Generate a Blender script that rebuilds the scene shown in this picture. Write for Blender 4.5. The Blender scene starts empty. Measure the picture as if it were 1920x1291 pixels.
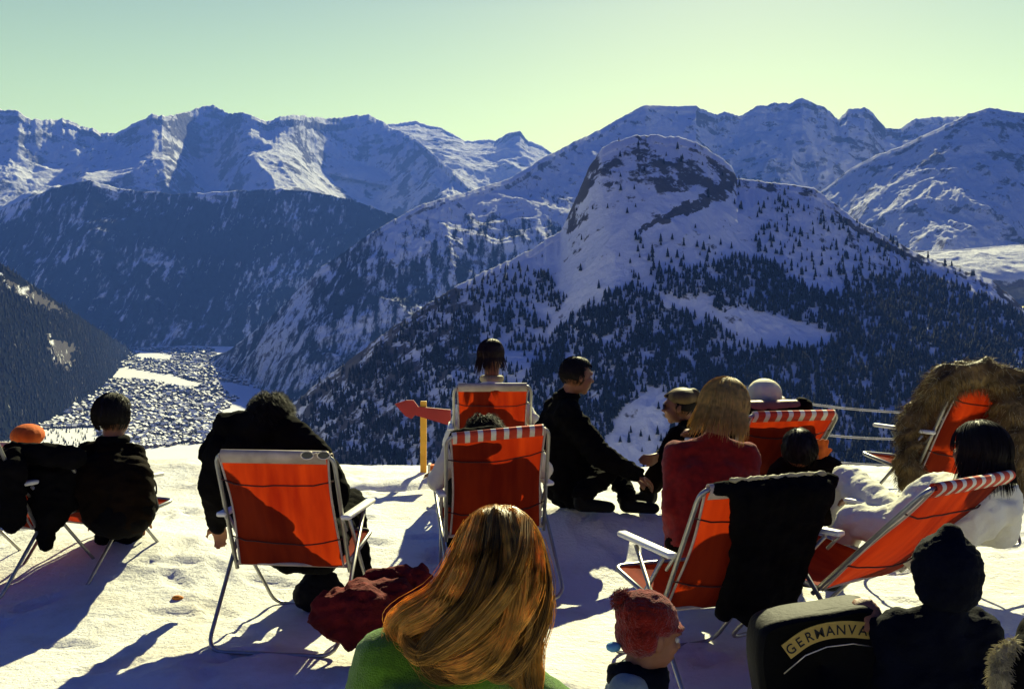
import bpy, bmesh, math, random
import numpy as np
from mathutils import Vector, Matrix, Euler, noise as mnoise
random.seed(7); RNG = np.random.default_rng(7)
sc = bpy.context.scene
COL = sc.collection
PI = math.pi

# ------------------------------------------------------------------ camera
F, CX, HY, EZ = 1866.7, 960.0, 603.0, 1.45      # focal length in photo pixels, centre, eye-level row, eye height
cam_d = bpy.data.cameras.new('camera'); cam = bpy.data.objects.new('camera', cam_d); COL.objects.link(cam)
cam.location = (0, 0, EZ); cam.rotation_euler = (PI/2, 0, 0)
cam_d.sensor_width = 36; cam_d.lens = 35.0; cam_d.shift_y = -(645.5-HY)/1920
cam_d.clip_start = .05; cam_d.clip_end = 60000
cam_d.dof.use_dof = False
sc.camera = cam
# ------------------------------------------------------------------ light
SUN_EL, SUN_AZ = math.radians(31.5), math.radians(13)
SV = Vector((math.sin(SUN_AZ)*math.cos(SUN_EL), math.cos(SUN_AZ)*math.cos(SUN_EL), math.sin(SUN_EL)))
sd = bpy.data.lights.new('sun', 'SUN'); sd.energy = 5.0; sd.angle = math.radians(.55); sd.color = (1, .95, .54)
sun = bpy.data.objects.new('sun', sd); COL.objects.link(sun); sun.rotation_euler = SV.to_track_quat('Z', 'Y').to_euler()
W = bpy.data.worlds.new('World'); sc.world = W; W.use_nodes = True
nt = W.node_tree; nt.nodes.clear()
sky = nt.nodes.new('ShaderNodeTexSky'); sky.sky_type = 'NISHITA'; sky.sun_disc = False
sky.sun_elevation = SUN_EL; sky.sun_rotation = SUN_AZ; sky.altitude = 1700; sky.air_density = 1.0; sky.dust_density = .7; sky.ozone_density = 1.0
tc = nt.nodes.new('ShaderNodeTexCoord'); sep = nt.nodes.new('ShaderNodeSeparateXYZ'); nt.links.new(tc.outputs['Generated'], sep.inputs[0])
ramp = nt.nodes.new('ShaderNodeValToRGB'); nt.links.new(sep.outputs['Z'], ramp.inputs[0])
SKYR = [(0.0, (1.95, 1.75, .34)), (.15, (1.78, 1.52, .35)), (.21, (1.55, 1.38, .40)), (.30, (1.18, 1.1, .46)), (.40, (.25, .34, .42)), (.6, (.12, .16, .50)), (1.0, (.10, .135, .52))]
while len(ramp.color_ramp.elements) < len(SKYR): ramp.color_ramp.elements.new(.5)
for e, (p, c) in zip(ramp.color_ramp.elements, SKYR): e.position = p; e.color = (*c, 1)
mx = nt.nodes.new('ShaderNodeMix'); mx.data_type = 'RGBA'; mx.blend_type = 'MULTIPLY'; mx.inputs[0].default_value = 1
nt.links.new(sky.outputs[0], mx.inputs[6])
dot = nt.nodes.new('ShaderNodeVectorMath'); dot.operation = 'DOT_PRODUCT'; dot.inputs[1].default_value = (math.sin(SUN_AZ-.2), math.cos(SUN_AZ-.2), 0); nt.links.new(tc.outputs['Generated'], dot.inputs[0])
mr = nt.nodes.new('ShaderNodeMapRange'); mr.interpolation_type = 'SMOOTHSTEP'; mr.inputs[1].default_value = 0.0; mr.inputs[2].default_value = .85; nt.links.new(dot.outputs['Value'], mr.inputs[0])
anti = nt.nodes.new('ShaderNodeMix'); anti.data_type = 'RGBA'; anti.inputs[6].default_value = (.105, .13, .47, 1); nt.links.new(mr.outputs[0], anti.inputs[0]); nt.links.new(ramp.outputs[0], anti.inputs[7]); nt.links.new(anti.outputs[2], mx.inputs[7])
bg = nt.nodes.new('ShaderNodeBackground'); bg.inputs[1].default_value = .065; nt.links.new(mx.outputs[2], bg.inputs[0])
wo = nt.nodes.new('ShaderNodeOutputWorld'); nt.links.new(bg.outputs[0], wo.inputs[0])
vs = sc.view_settings; vs.view_transform = 'Standard'; vs.look = 'None'; vs.gamma = 1; vs.exposure = 1.28; vs.use_curve_mapping = False

# ------------------------------------------------------------------ helpers
def at(px, py, Y): return Vector(((px-CX)/F*Y, Y, EZ+(HY-py)/F*Y))
def V(*a): return Vector(a)
def fb(x, xs, ys): return float(np.interp(x, xs, ys))

def _hash(ix, iy, seed):
    h = (ix.astype(np.int64)*374761393 + iy.astype(np.int64)*668265263 + seed*982451653) & 0x7fffffff
    h = ((h ^ (h >> 13))*1274126177) & 0x7fffffff
    return (h ^ (h >> 16)) & 0xffff
def perlin(x, y, seed=0):
    x = np.asarray(x, float); y = np.asarray(y, float)
    ix = np.floor(x); iy = np.floor(y); fx = x-ix; fy = y-iy
    u = fx*fx*fx*(fx*(fx*6-15)+10); v = fy*fy*fy*(fy*(fy*6-15)+10)
    def g(dx, dy):
        a = _hash(ix+dx, iy+dy, seed)/65536.0*2*PI
        return np.cos(a)*(fx-dx)+np.sin(a)*(fy-dy)
    return (g(0,0)*(1-u)+g(1,0)*u)*(1-v)+(g(0,1)*(1-u)+g(1,1)*u)*v
def fbm(x, y, o=5, seed=0, gain=.5):
    s = 0; a = 1; t = 0
    for k in range(o): s = s+a*perlin(x*2**k, y*2**k, seed+k); t += a; a *= gain
    return s/t*1.6
def ridged(x, y, o=5, seed=0, gain=.5):
    s = 0; a = 1; t = 0
    for k in range(o): s = s+a*(1-2.2*np.abs(perlin(x*2**k, y*2**k, seed+k))); t += a; a *= gain
    return s/t                                        # 1 on crests, lower in gullies
def in_poly(px, py, poly):
    px = np.asarray(px, float); py = np.asarray(py, float); r = np.zeros(np.broadcast(px, py).shape, bool)
    n = len(poly)
    for i in range(n):
        x1, y1 = poly[i]; x2, y2 = poly[(i+1) % n]
        if y1 == y2: continue
        c = ((y1 > py) != (y2 > py)) & (px < (x2-x1)*(py-y1)/(y2-y1)+x1)
        r ^= c
    return r

def link(name, me, mat=None, parent=None, smooth=True):
    o = bpy.data.objects.new(name, me); COL.objects.link(o)
    if mat and not me.materials: me.materials.append(mat)
    if parent is not None: o.parent = parent
    if smooth and len(me.polygons): me.polygons.foreach_set('use_smooth', [True]*len(me.polygons))
    return o
def tag(o, label=None, cat=None, group=None, kind=None):
    if label: o['label'] = label
    if cat: o['category'] = cat
    if group: o['group'] = group
    if kind: o['kind'] = kind
    return o
def empty(name, loc, rz=0, label=None, cat=None, group=None):
    o = bpy.data.objects.new(name, None); COL.objects.link(o); o.location = loc; o.rotation_euler = (0, 0, rz)
    o.empty_display_size = .1
    return tag(o, label, cat, group)
def np_mesh(name, verts, faces):
    """verts Nx3, faces MxK (one K)"""
    verts = np.asarray(verts, np.float32); faces = np.asarray(faces, np.int32)
    me = bpy.data.meshes.new(name); k = faces.shape[1]
    me.vertices.add(len(verts)); me.vertices.foreach_set('co', verts.ravel())
    me.loops.add(faces.size); me.loops.foreach_set('vertex_index', faces.ravel())
    me.polygons.add(len(faces)); me.polygons.foreach_set('loop_start', np.arange(0, faces.size, k, dtype=np.int32))
    me.update(calc_edges=True); me.validate()
    return me
def grid_faces(nr, nc):
    i = np.arange(nr-1)[:, None]*nc+np.arange(nc-1)[None, :]
    return np.stack([i, i+1, i+nc+1, i+nc], -1).reshape(-1, 4)
class MB:
    """collects polygons, then links them as one mesh object"""
    def __init__(s): s.v = []; s.f = []
    def add(s, v, f):
        b = len(s.v); s.v += [tuple(x) for x in v]; s.f += [tuple(i+b for i in q) for q in f]; return s
    def tube(s, pts, r, n=8, r1=None, cap=True):
        pts = [Vector(p) for p in pts]; m = len(pts); vs_ = []; up = None
        for i, p in enumerate(pts):
            d = (pts[min(i+1, m-1)]-pts[max(i-1, 0)])
            d = d.normalized() if d.length > 1e-9 else V(0, 0, 1)
            if up is None: up = d.orthogonal().normalized()
            up = (up-d*up.dot(d)); up = up.normalized() if up.length > 1e-6 else d.orthogonal().normalized()
            sd_ = d.cross(up)
            rr = r if r1 is None else r+(r1-r)*i/(m-1)
            for k in range(n):
                a = 2*PI*k/n; vs_.append(p+up*(math.cos(a)*rr)+sd_*(math.sin(a)*rr))
        fs = [(i*n+k, i*n+(k+1) % n, (i+1)*n+(k+1) % n, (i+1)*n+k) for i in range(m-1) for k in range(n)]
        if cap: fs += [tuple(reversed(range(n))), tuple((m-1)*n+k for k in range(n))]
        return s.add(vs_, fs)
    def box(s, c, d, M=None):
        c = Vector(c); h = Vector(d)/2
        v = [V(c.x+i*h.x, c.y+j*h.y, c.z+k*h.z) for i in (-1, 1) for j in (-1, 1) for k in (-1, 1)]
        if M: v = [M @ p for p in v]
        return s.add(v, [(0, 1, 3, 2), (4, 6, 7, 5), (0, 4, 5, 1), (2, 3, 7, 6), (0, 2, 6, 4), (1, 5, 7, 3)])
    def obj(s, name, mat, parent=None, smooth=True, M=None, bevel=0):
        me = bpy.data.meshes.new(name)
        v = [M @ Vector(p) for p in s.v] if M else s.v
        me.from_pydata([tuple(p) for p in v], [], s.f); me.update()
        o = link(name, me, mat, parent, smooth)
        if bevel:
            b = o.modifiers.new('b', 'BEVEL'); b.width = bevel; b.segments = 2
        return o
def fillet(pts, r, n=5):
    pts = [Vector(p) for p in pts]; out = [pts[0]]
    for i in range(1, len(pts)-1):
        a, b, c = pts[i-1], pts[i], pts[i+1]
        d1 = (a-b); d2 = (c-b); q = min(r, d1.length*.45, d2.length*.45)
        p1 = b+d1.normalized()*q; p2 = b+d2.normalized()*q
        for k in range(n+1):
            t = k/n; out.append(p1*(1-t)**2+b*2*t*(1-t)+p2*t*t)
    out.append(pts[-1]); return out
def catmull(P, n):
    P = np.asarray(P, float); m = len(P); Q = np.vstack([2*P[0]-P[1], P, 2*P[-1]-P[-2]])
    t = np.linspace(0, m-1-1e-6, n); i = t.astype(int); f = (t-i)[:, None]
    a, b, c, d = Q[i], Q[i+1], Q[i+2], Q[i+3]
    return .5*((2*b)+(-a+c)*f+(2*a-5*b+4*c-d)*f**2+(-a+3*b-3*c+d)*f**3)

# ------------------------------------------------------------------ materials
def new_mat(name):
    m = bpy.data.materials.new(name); m.use_nodes = True; n = m.node_tree
    return m, n, n.nodes['Principled BSDF'], n.nodes['Material Output']
def mat_simple(name, col, rough=.7, metal=0, spec=.3, var=.25, vscale=12, bump=0, bscale=80, trans=0, sheen=0, bdist=.01):
    m, n, p, out = new_mat(name)
    p.inputs['Roughness'].default_value = rough; p.inputs['Metallic'].default_value = metal
    p.inputs['Specular IOR Level'].default_value = spec
    tcn = n.nodes.new('ShaderNodeTexCoord')
    no = n.nodes.new('ShaderNodeTexNoise'); no.inputs['Scale'].default_value = vscale; no.inputs['Detail'].default_value = 5
    n.links.new(tcn.outputs['Object'], no.inputs['Vector'])
    r = n.nodes.new('ShaderNodeValToRGB'); r.color_ramp.elements[0].position = .3; r.color_ramp.elements[1].position = .7
    r.color_ramp.elements[0].color = (*[c*(1-var) for c in col], 1); r.color_ramp.elements[1].color = (*[min(1, c*(1+var)) for c in col], 1)
    n.links.new(no.outputs[0], r.inputs[0]); n.links.new(r.outputs[0], p.inputs['Base Color'])
    if sheen: p.inputs['Sheen Weight'].default_value = sheen
    if bump:
        b2 = n.nodes.new('ShaderNodeTexNoise'); b2.inputs['Scale'].default_value = bscale; b2.inputs['Detail'].default_value = 3
        n.links.new(tcn.outputs['Object'], b2.inputs['Vector'])
        bn = n.nodes.new('ShaderNodeBump'); bn.inputs['Strength'].default_value = bump; bn.inputs['Distance'].default_value = bdist
        n.links.new(b2.outputs[0], bn.inputs['Height']); n.links.new(bn.outputs[0], p.inputs['Normal'])
    if trans:
        tr = n.nodes.new('ShaderNodeBsdfTranslucent'); n.links.new(r.outputs[0], tr.inputs[0])
        ms = n.nodes.new('ShaderNodeMixShader'); ms.inputs[0].default_value = trans
        n.links.new(p.outputs[0], ms.inputs[1]); n.links.new(tr.outputs[0], ms.inputs[2]); n.links.new(ms.outputs[0], out.inputs[0])
    return m
M_ = {}
M_['alu'] = mat_simple('aluminium', (.36, .35, .32), .42, .85, .5, .1, 30)
M_['plastic'] = mat_simple('white_plastic', (.78, .76, .66), .45, 0, .4, .06)
M_['black'] = mat_simple('black_cloth', (.004, .0036, .004), .95, 0, .04, .4, 9, .35, 220)
M_['navy'] = mat_simple('navy_cloth', (.003, .0042, .009), .9, 0, .07, .35, 9, .3, 160)
M_['dark_brown'] = mat_simple('dark_brown_cloth', (.007, .004, .0025), .95, 0, .04, .3, 9, .3, 160)
M_['red'] = mat_simple('red_wool', (.22, .010, .006), .9, 0, .15, .25, 40, .5, 260, sheen=.15)
M_['dark_red'] = mat_simple('dark_red_cloth', (.12, .008, .007), .9, 0, .15, .35, 14, .5, 120)
M_['green'] = mat_simple('green_wool', (.085, .20, .008), .92, 0, .1, .2, 60, .6, 320, sheen=.25)
M_['white_cloth'] = mat_simple('white_cloth', (.72, .70, .56), .85, 0, .2, .06, 10, .3, 90)
M_['grey_blue'] = mat_simple('grey_blue_cloth', (.20, .25, .24), .85, 0, .2, .15, 12, .3, 120)
M_['skin'] = mat_simple('skin', (.25, .10, .045), .55, 0, .35, .12, 25, .15, 200)
M_['hair_dark'] = mat_simple('dark_hair', (.007, .004, .0025), .6, 0, .22, .4, 30)
M_['hair_brown'] = mat_simple('brown_hair', (.022, .010, .005), .55, 0, .3, .35, 30)
M_['hair_blond'] = mat_simple('blond_hair', (.62, .42, .12), .45, 0, .4, .3, 40, trans=.42)
M_['hair_gold'] = mat_simple('golden_hair', (.60, .32, .05), .36, 0, .4, .4, 40, trans=.38)
M_['fur'] = mat_simple('tan_fur', (.20, .135, .055), .6, 0, .2, .6, 9, trans=.35)
M_['fur_pale'] = mat_simple('pale_fur', (.55, .50, .33), .6, 0, .2, .3, 12, trans=.5)
M_['hat_red'] = mat_simple('red_orange_knit', (.17, .009, .003), .95, 0, .1, .3, 50, .8, 150, sheen=.2)
M_['orange'] = mat_simple('orange_cloth', (.60, .12, .015), .85, 0, .2, .2, 20, .3, 100)
M_['hat_pale'] = mat_simple('pale_yellow_hat', (.72, .66, .40), .7, 0, .2, .12, 14, .2, 120)
M_['sign_red'] = mat_simple('red_sign_paint', (.30, .016, .012), .5, 0, .4, .2, 8)
M_['post_yellow'] = mat_simple('yellow_paint', (.66, .36, .03), .55, 0, .4, .2, 10)
M_['cord'] = mat_simple('dark_elastic', (.05, .012, .01), .8)
M_['cable'] = mat_simple('steel_cable', (.32, .31, .33), .5, .6)
M_['leather'] = mat_simple('black_leather', (.004, .004, .0045), .7, 0, .12, .3, 12, .25, 60)
M_['label_gold'] = mat_simple('gold_print', (.55, .37, .06), .5, 0, .4, .12, 14)
M_['ink'] = mat_simple('black_print', (.012, .01, .01), .5)
M_['piping'] = mat_simple('white_piping', (.42, .34, .28), .7)
M_['wood_wall'] = mat_simple('chalet_wall', (.10, .075, .065), .85, 0, .2, .4, .05)
M_['roof_snow'] = mat_simple('roof_snow', (.8, .8, .78), .8, 0, .2, .05, .1)
M_['conifer'] = mat_simple('conifer_needles', (.009, .012, .008), .9, 0, .1, .4, .03)
M_['bark'] = mat_simple('bark', (.06, .045, .035), .9)
M_['eye'] = mat_simple('eye', (.5, .48, .44), .2); M_['lens'] = mat_simple('dark_lens', (.01, .01, .01), .15, 0, .6)
M_['glasses'] = mat_simple('pale_wire', (.75, .65, .5), .3, .7)
M_['peel'] = mat_simple('orange_peel', (.6, .2, .02), .7)

def mat_canvas(name, col, trans=.5):
    m, n, p, out = new_mat(name)
    tcn = n.nodes.new('ShaderNodeTexCoord'); p.inputs['Roughness'].default_value = .85; p.inputs['Specular IOR Level'].default_value = .15
    mp = n.nodes.new('ShaderNodeMapping'); mp.inputs['Scale'].default_value = (9, 2, 1.2); n.links.new(tcn.outputs['Object'], mp.inputs[0])
    no = n.nodes.new('ShaderNodeTexNoise'); no.inputs['Scale'].default_value = 1.6; no.inputs['Detail'].default_value = 6; n.links.new(mp.outputs[0], no.inputs[0])
    r = n.nodes.new('ShaderNodeValToRGB'); r.color_ramp.elements[0].position = .3; r.color_ramp.elements[1].position = .72
    r.color_ramp.elements[0].color = (col[0]*.6, col[1]*.42, col[2]*.5, 1); r.color_ramp.elements[1].color = (min(1, col[0]*1.15), col[1]*1.5, col[2], 1)
    n.links.new(no.outputs[0], r.inputs[0]); n.links.new(r.outputs[0], p.inputs['Base Color'])
    wv = n.nodes.new('ShaderNodeTexNoise'); wv.inputs['Scale'].default_value = 400; n.links.new(tcn.outputs['Object'], wv.inputs[0])
    bn = n.nodes.new('ShaderNodeBump'); bn.inputs['Strength'].default_value = .3; bn.inputs['Distance'].default_value = .004
    n.links.new(wv.outputs[0], bn.inputs['Height']); n.links.new(bn.outputs[0], p.inputs['Normal'])
    tr = n.nodes.new('ShaderNodeBsdfTranslucent'); n.links.new(r.outputs[0], tr.inputs[0])
    ms = n.nodes.new('ShaderNodeMixShader'); ms.inputs[0].default_value = trans
    n.links.new(p.outputs[0], ms.inputs[1]); n.links.new(tr.outputs[0], ms.inputs[2]); n.links.new(ms.outputs[0], out.inputs[0])
    return m
M_['canvas'] = mat_canvas('orange_canvas', (.29, .019, .003), .42)
def mat_stripes(name):
    m, n, p, out = new_mat(name); p.inputs['Roughness'].default_value = .85
    tcn = n.nodes.new('ShaderNodeTexCoord'); sp = n.nodes.new('ShaderNodeSeparateXYZ'); n.links.new(tcn.outputs['Object'], sp.inputs[0])
    a = n.nodes.new('ShaderNodeMath'); a.operation = 'MULTIPLY'; a.inputs[1].default_value = 15; n.links.new(sp.outputs[0], a.inputs[0])
    b = n.nodes.new('ShaderNodeMath'); b.operation = 'FRACT'
    ad = n.nodes.new('ShaderNodeMath'); ad.operation = 'ADD'; ad.inputs[1].default_value = 20.2; n.links.new(a.outputs[0], ad.inputs[0]); n.links.new(ad.outputs[0], b.inputs[0])
    g = n.nodes.new('ShaderNodeMath'); g.operation = 'GREATER_THAN'; g.inputs[1].default_value = .6; n.links.new(b.outputs[0], g.inputs[0])
    mx_ = n.nodes.new('ShaderNodeMix'); mx_.data_type = 'RGBA'; mx_.inputs[6].default_value = (.55, .045, .01, 1); mx_.inputs[7].default_value = (.75, .7, .55, 1)
    n.links.new(g.outputs[0], mx_.inputs[0]); n.links.new(mx_.outputs[2], p.inputs['Base Color'])
    return m
M_['stripes'] = mat_stripes('striped_hem')

def mat_snow(name, near=True):
    m, n, p, out = new_mat(name)
    p.inputs['Roughness'].default_value = .7; p.inputs['Specular IOR Level'].default_value = .2
    g = n.nodes.new('ShaderNodeNewGeometry')
    no = n.nodes.new('ShaderNodeTexNoise'); no.inputs['Scale'].default_value = 1.1; no.inputs['Detail'].default_value = 8; no.inputs['Roughness'].default_value = .65
    n.links.new(g.outputs['Position'], no.inputs[0])
    r = n.nodes.new('ShaderNodeValToRGB'); r.color_ramp.elements[0].position = .28; r.color_ramp.elements[1].position = .5
    r.color_ramp.elements[0].color = (.56, .50, .42, 1); r.color_ramp.elements[1].color = (.83, .82, .78, 1)
    n.links.new(no.outputs[0], r.inputs[0]); n.links.new(r.outputs[0], p.inputs['Base Color'])
    b1 = n.nodes.new('ShaderNodeTexNoise'); b1.inputs['Scale'].default_value = 22; b1.inputs['Detail'].default_value = 7; b1.inputs['Roughness'].default_value = .7
    n.links.new(g.outputs['Position'], b1.inputs[0])
    bn = n.nodes.new('ShaderNodeBump'); bn.inputs['Strength'].default_value = .8; bn.inputs['Distance'].default_value = .03
    n.links.new(b1.outputs[0], bn.inputs['Height']); n.links.new(bn.outputs[0], p.inputs['Normal'])
    return m
M_['snow'] = mat_snow('trodden_snow')

def mat_mountain(name, fscale=.012, rock=(.15, .14, .14), rock_thr=.55, stretch=(1, 1, .35), bump=30, streak=.5):
    """snow, broken by rock where the slope is steep (attr 'rock') and by forest (attr 'forest')"""
    m, n, p, out = new_mat(name); L = n.links
    p.inputs['Roughness'].default_value = .95; p.inputs['Specular IOR Level'].default_value = 0
    g = n.nodes.new('ShaderNodeNewGeometry')
    def noise(scale, detail=8, rough=.6, st=None):
        mp = n.nodes.new('ShaderNodeMapping'); mp.inputs['Scale'].default_value = st or (1, 1, 1); L.new(g.outputs['Position'], mp.inputs[0])
        q = n.nodes.new('ShaderNodeTexNoise'); q.inputs['Scale'].default_value = scale; q.inputs['Detail'].default_value = detail; q.inputs['Roughness'].default_value = rough
        L.new(mp.outputs[0], q.inputs[0]); return q.outputs[0]
    def math_(op, a, b=None, c=False):
        q = n.nodes.new('ShaderNodeMath'); q.operation = op; q.use_clamp = c
        for i, v in enumerate((a, b)):
            if v is None: continue
            if isinstance(v, (int, float)): q.inputs[i].default_value = v
            else: L.new(v, q.inputs[i])
        return q.outputs[0]
    def att(nm):
        q = n.nodes.new('ShaderNodeAttribute'); q.attribute_name = nm; return q.outputs['Fac']
    n1 = noise(fscale, 9, .68); n2 = noise(fscale*.22, 6, .6); n3 = noise(fscale*2.2, 6, .7, stretch)
    sep_ = n.nodes.new('ShaderNodeSeparateXYZ'); L.new(g.outputs['Normal'], sep_.inputs[0])
    steep = math_('SUBTRACT', 1.0, sep_.outputs[2])
    # rock amount
    a = math_('ADD', math_('ADD', math_('MULTIPLY', n1, 1.7), -.35), math_('MULTIPLY', n2, .5))
    a = math_('ADD', a, math_('MULTIPLY', steep, .7)); a = math_('ADD', a, att('rock'))
    a = math_('MULTIPLY', math_('SUBTRACT', a, rock_thr), 9, True)
    # forest amount: speckle
    f = math_('ADD', att('forest'), math_('MULTIPLY', math_('SUBTRACT', n3, .5), 2.0))
    f = math_('ADD', f, math_('MULTIPLY', math_('SUBTRACT', n2, .5), streak))
    f = math_('MULTIPLY', math_('SUBTRACT', f, .42), 5, True)
    rc = n.nodes.new('ShaderNodeMix'); rc.data_type = 'RGBA'; rc.inputs[6].default_value = (.80, .80, .80, 1); rc.inputs[7].default_value = (*rock, 1); L.new(a, rc.inputs[0])
    fc = n.nodes.new('ShaderNodeMix'); fc.data_type = 'RGBA'; fc.inputs[7].default_value = (.012, .014, .011, 1); L.new(f, fc.inputs[0]); L.new(rc.outputs[2], fc.inputs[6])
    L.new(fc.outputs[2], p.inputs['Base Color'])
    bn = n.nodes.new('ShaderNodeBump'); bn.inputs['Strength'].default_value = .8; bn.inputs['Distance'].default_value = bump
    L.new(n1, bn.inputs['Height']); L.new(bn.outputs[0], p.inputs['Normal'])
    return m

_n = M_['hair_gold'].node_tree; _r = [q for q in _n.nodes if q.type == 'VALTORGB'][0]; _a = _n.nodes.new('ShaderNodeAttribute'); _a.attribute_name = 'tone'
_m = _n.nodes.new('ShaderNodeMath'); _m.operation = 'ADD'; _m.inputs[1].default_value = 1; _n.links.new(_a.outputs['Fac'], _m.inputs[0])
_s = _n.nodes.new('ShaderNodeVectorMath'); _s.operation = 'SCALE'; _n.links.new(_r.outputs[0], _s.inputs[0]); _n.links.new(_m.outputs[0], _s.inputs['Scale'])
for _t in list(_r.outputs[0].links):
    if _t.to_node != _s: _n.links.new(_s.outputs[0], _t.to_socket)
# ------------------------------------------------------------------ terrain
GY = [-20, 0, 3, 4.3, 5.2, 6.2, 7.2, 8.3, 9.0, 10, 13, 20, 60]
GZ = [-.2, -.03, .0, .01, .0, .10, .14, .20, .15, -.45, -2.4, -7, -34]
def ground_z(x, y):
    x = np.asarray(x, float); y = np.asarray(y, float)
    z = np.interp(y, GY, GZ)
    z = z+.10*np.exp(-((x+3.0)/1.2)**2)*np.exp(-((y-8.2)/1.5)**2)
    z = z+.19*np.exp(-((x-.55)/.7)**2-((y-6.25)/.45)**2)+.16*np.exp(-((x+2.3)/1.0)**2-((y-5.6)/.7)**2)
    z = z+.05*fbm(x*.5, y*.5, 3, 5)
    return z
foot = [(RNG.uniform(-5, 5), RNG.uniform(1.5, 8), RNG.uniform(0, PI)) for _ in range(260)]
def snow_detail(x, y):
    d = .018*fbm(x*1.7, y*1.7, 6, 11, .6)+.006*ridged(x*2.3, y*3.1, 3, 31)+.006*ridged(x*8, y*8, 3, 32)*(perlin(x*.8, y*.8, 33) > -.05)
    d = d+.05*fbm(x*2.2, y*1.5, 4, 91)*np.exp(-((y-8.4)/.5)**2)-.05*np.exp(-((y-7.55-.1*(x+1.1))/.05)**2)*np.exp(-((x+1.1)/.5)**2)
    for fx, fy, a in foot:
        m = (np.abs(x-fx) < .35) & (np.abs(y-fy) < .35)
        u = (x[m]-fx)*math.cos(a)+(y[m]-fy)*math.sin(a); v = -(x[m]-fx)*math.sin(a)+(y[m]-fy)*math.cos(a)
        r2 = ((u/.14)**2+(v/.05)**2)*(1+.5*perlin(x[m]*14, y[m]*14, 3))
        d[m] = d[m]+ -.017*np.exp(-r2**3)+.007*np.exp(-(np.sqrt(r2)-1.5)**2*6)
    # shovelled ridge near the lip and a low bank on the left
    d += .05*np.exp(-((y-7.9-.15*np.sin(x*1.3))/.16)**2)*(.6+.8*perlin(x*2.4, y*2.4, 77))
    return d
def gz(x, y): return float(ground_z(x, y))
xs = np.arange(-6.5, 6.5, .03); ys = np.concatenate([np.arange(-3, 1, .2), np.arange(1, 10.5, .03)])
X, Yg = np.meshgrid(xs, ys); Z = ground_z(X, Yg)+snow_detail(X, Yg)
me = np_mesh('snow_ground', np.stack([X, Yg, Z], -1).reshape(-1, 3), grid_faces(len(ys), len(xs)))
tag(link('snow_ground', me, M_['snow']), kind='structure')

FY = [10, 13, 20, 60, 500, 1600, 2500, 3000, 4200, 5600, 7500, 9500, 60000]
FZ = [-.75, -2.5, -7.2, -34, -125, -330, -420, -412, -375, -300, -190, -100, -100]
FIELDS = [[(185, 694), (215, 685), (320, 702), (385, 722), (350, 726), (280, 713), (205, 706)], [(400, 712), (545, 738), (500, 762), (430, 738)], [(460, 735), (530, 742), (440, 800), (395, 835), (405, 780)], [(240, 845), (400, 830), (390, 880), (240, 880)], [(60, 805), (180, 800), (200, 840), (60, 840)], [(235, 655), (300, 662), (340, 672), (270, 672)]]
def in_fields(px, py):
    r = np.zeros(np.shape(px), bool)
    for q in FIELDS: r |= in_poly(px+6*np.sin(py/7), py, q)
    return r
def floor_z(x, y):
    return np.interp(y, FY, FZ)+np.where(y > 1500, 14*fbm(x/900, y/900, 3, 50), 0)
ys = np.unique(np.r_[np.geomspace(10, 2600, 60), np.linspace(2600, 7600, 260), np.geomspace(7600, 60000, 20)]); us = np.unique(np.r_[np.linspace(-1.3, -.6, 20), np.linspace(-.6, -.1, 260), np.linspace(-.1, 1.3, 30)])
U, Yg = np.meshgrid(us, ys); X = U*(Yg+8)
Z = floor_z(X, Yg)
me = np_mesh('valley_ground', np.stack([X, Yg, Z], -1).reshape(-1, 3), grid_faces(len(ys), len(us)))
def setattr_(me, name, arr):
    a = me.attributes.new(name, 'FLOAT', 'POINT'); a.data.foreach_set('value', np.asarray(arr, np.float32).ravel())
setattr_(me, 'forest', np.where(Yg < 1500, .3, np.where(in_poly(CX+X/Yg*F, HY-(Z-EZ)/Yg*F, [(200, 650), (400, 650), (430, 700), (470, 735), (440, 800), (400, 850), (230, 850), (0, 850), (0, 740), (180, 720)]), np.where(in_fields(CX+X/Yg*F, HY-(Z-EZ)/Yg*F), -.8, .62+.75*fbm(X/110, Yg/160, 4, 9)), 0))); setattr_(me, 'rock', np.full(X.shape, -.6))
M_['valley'] = mat_mountain('valley_snow', .02, bump=3)
tag(link('valley_ground', me, M_['valley']), kind='structure')

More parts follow.
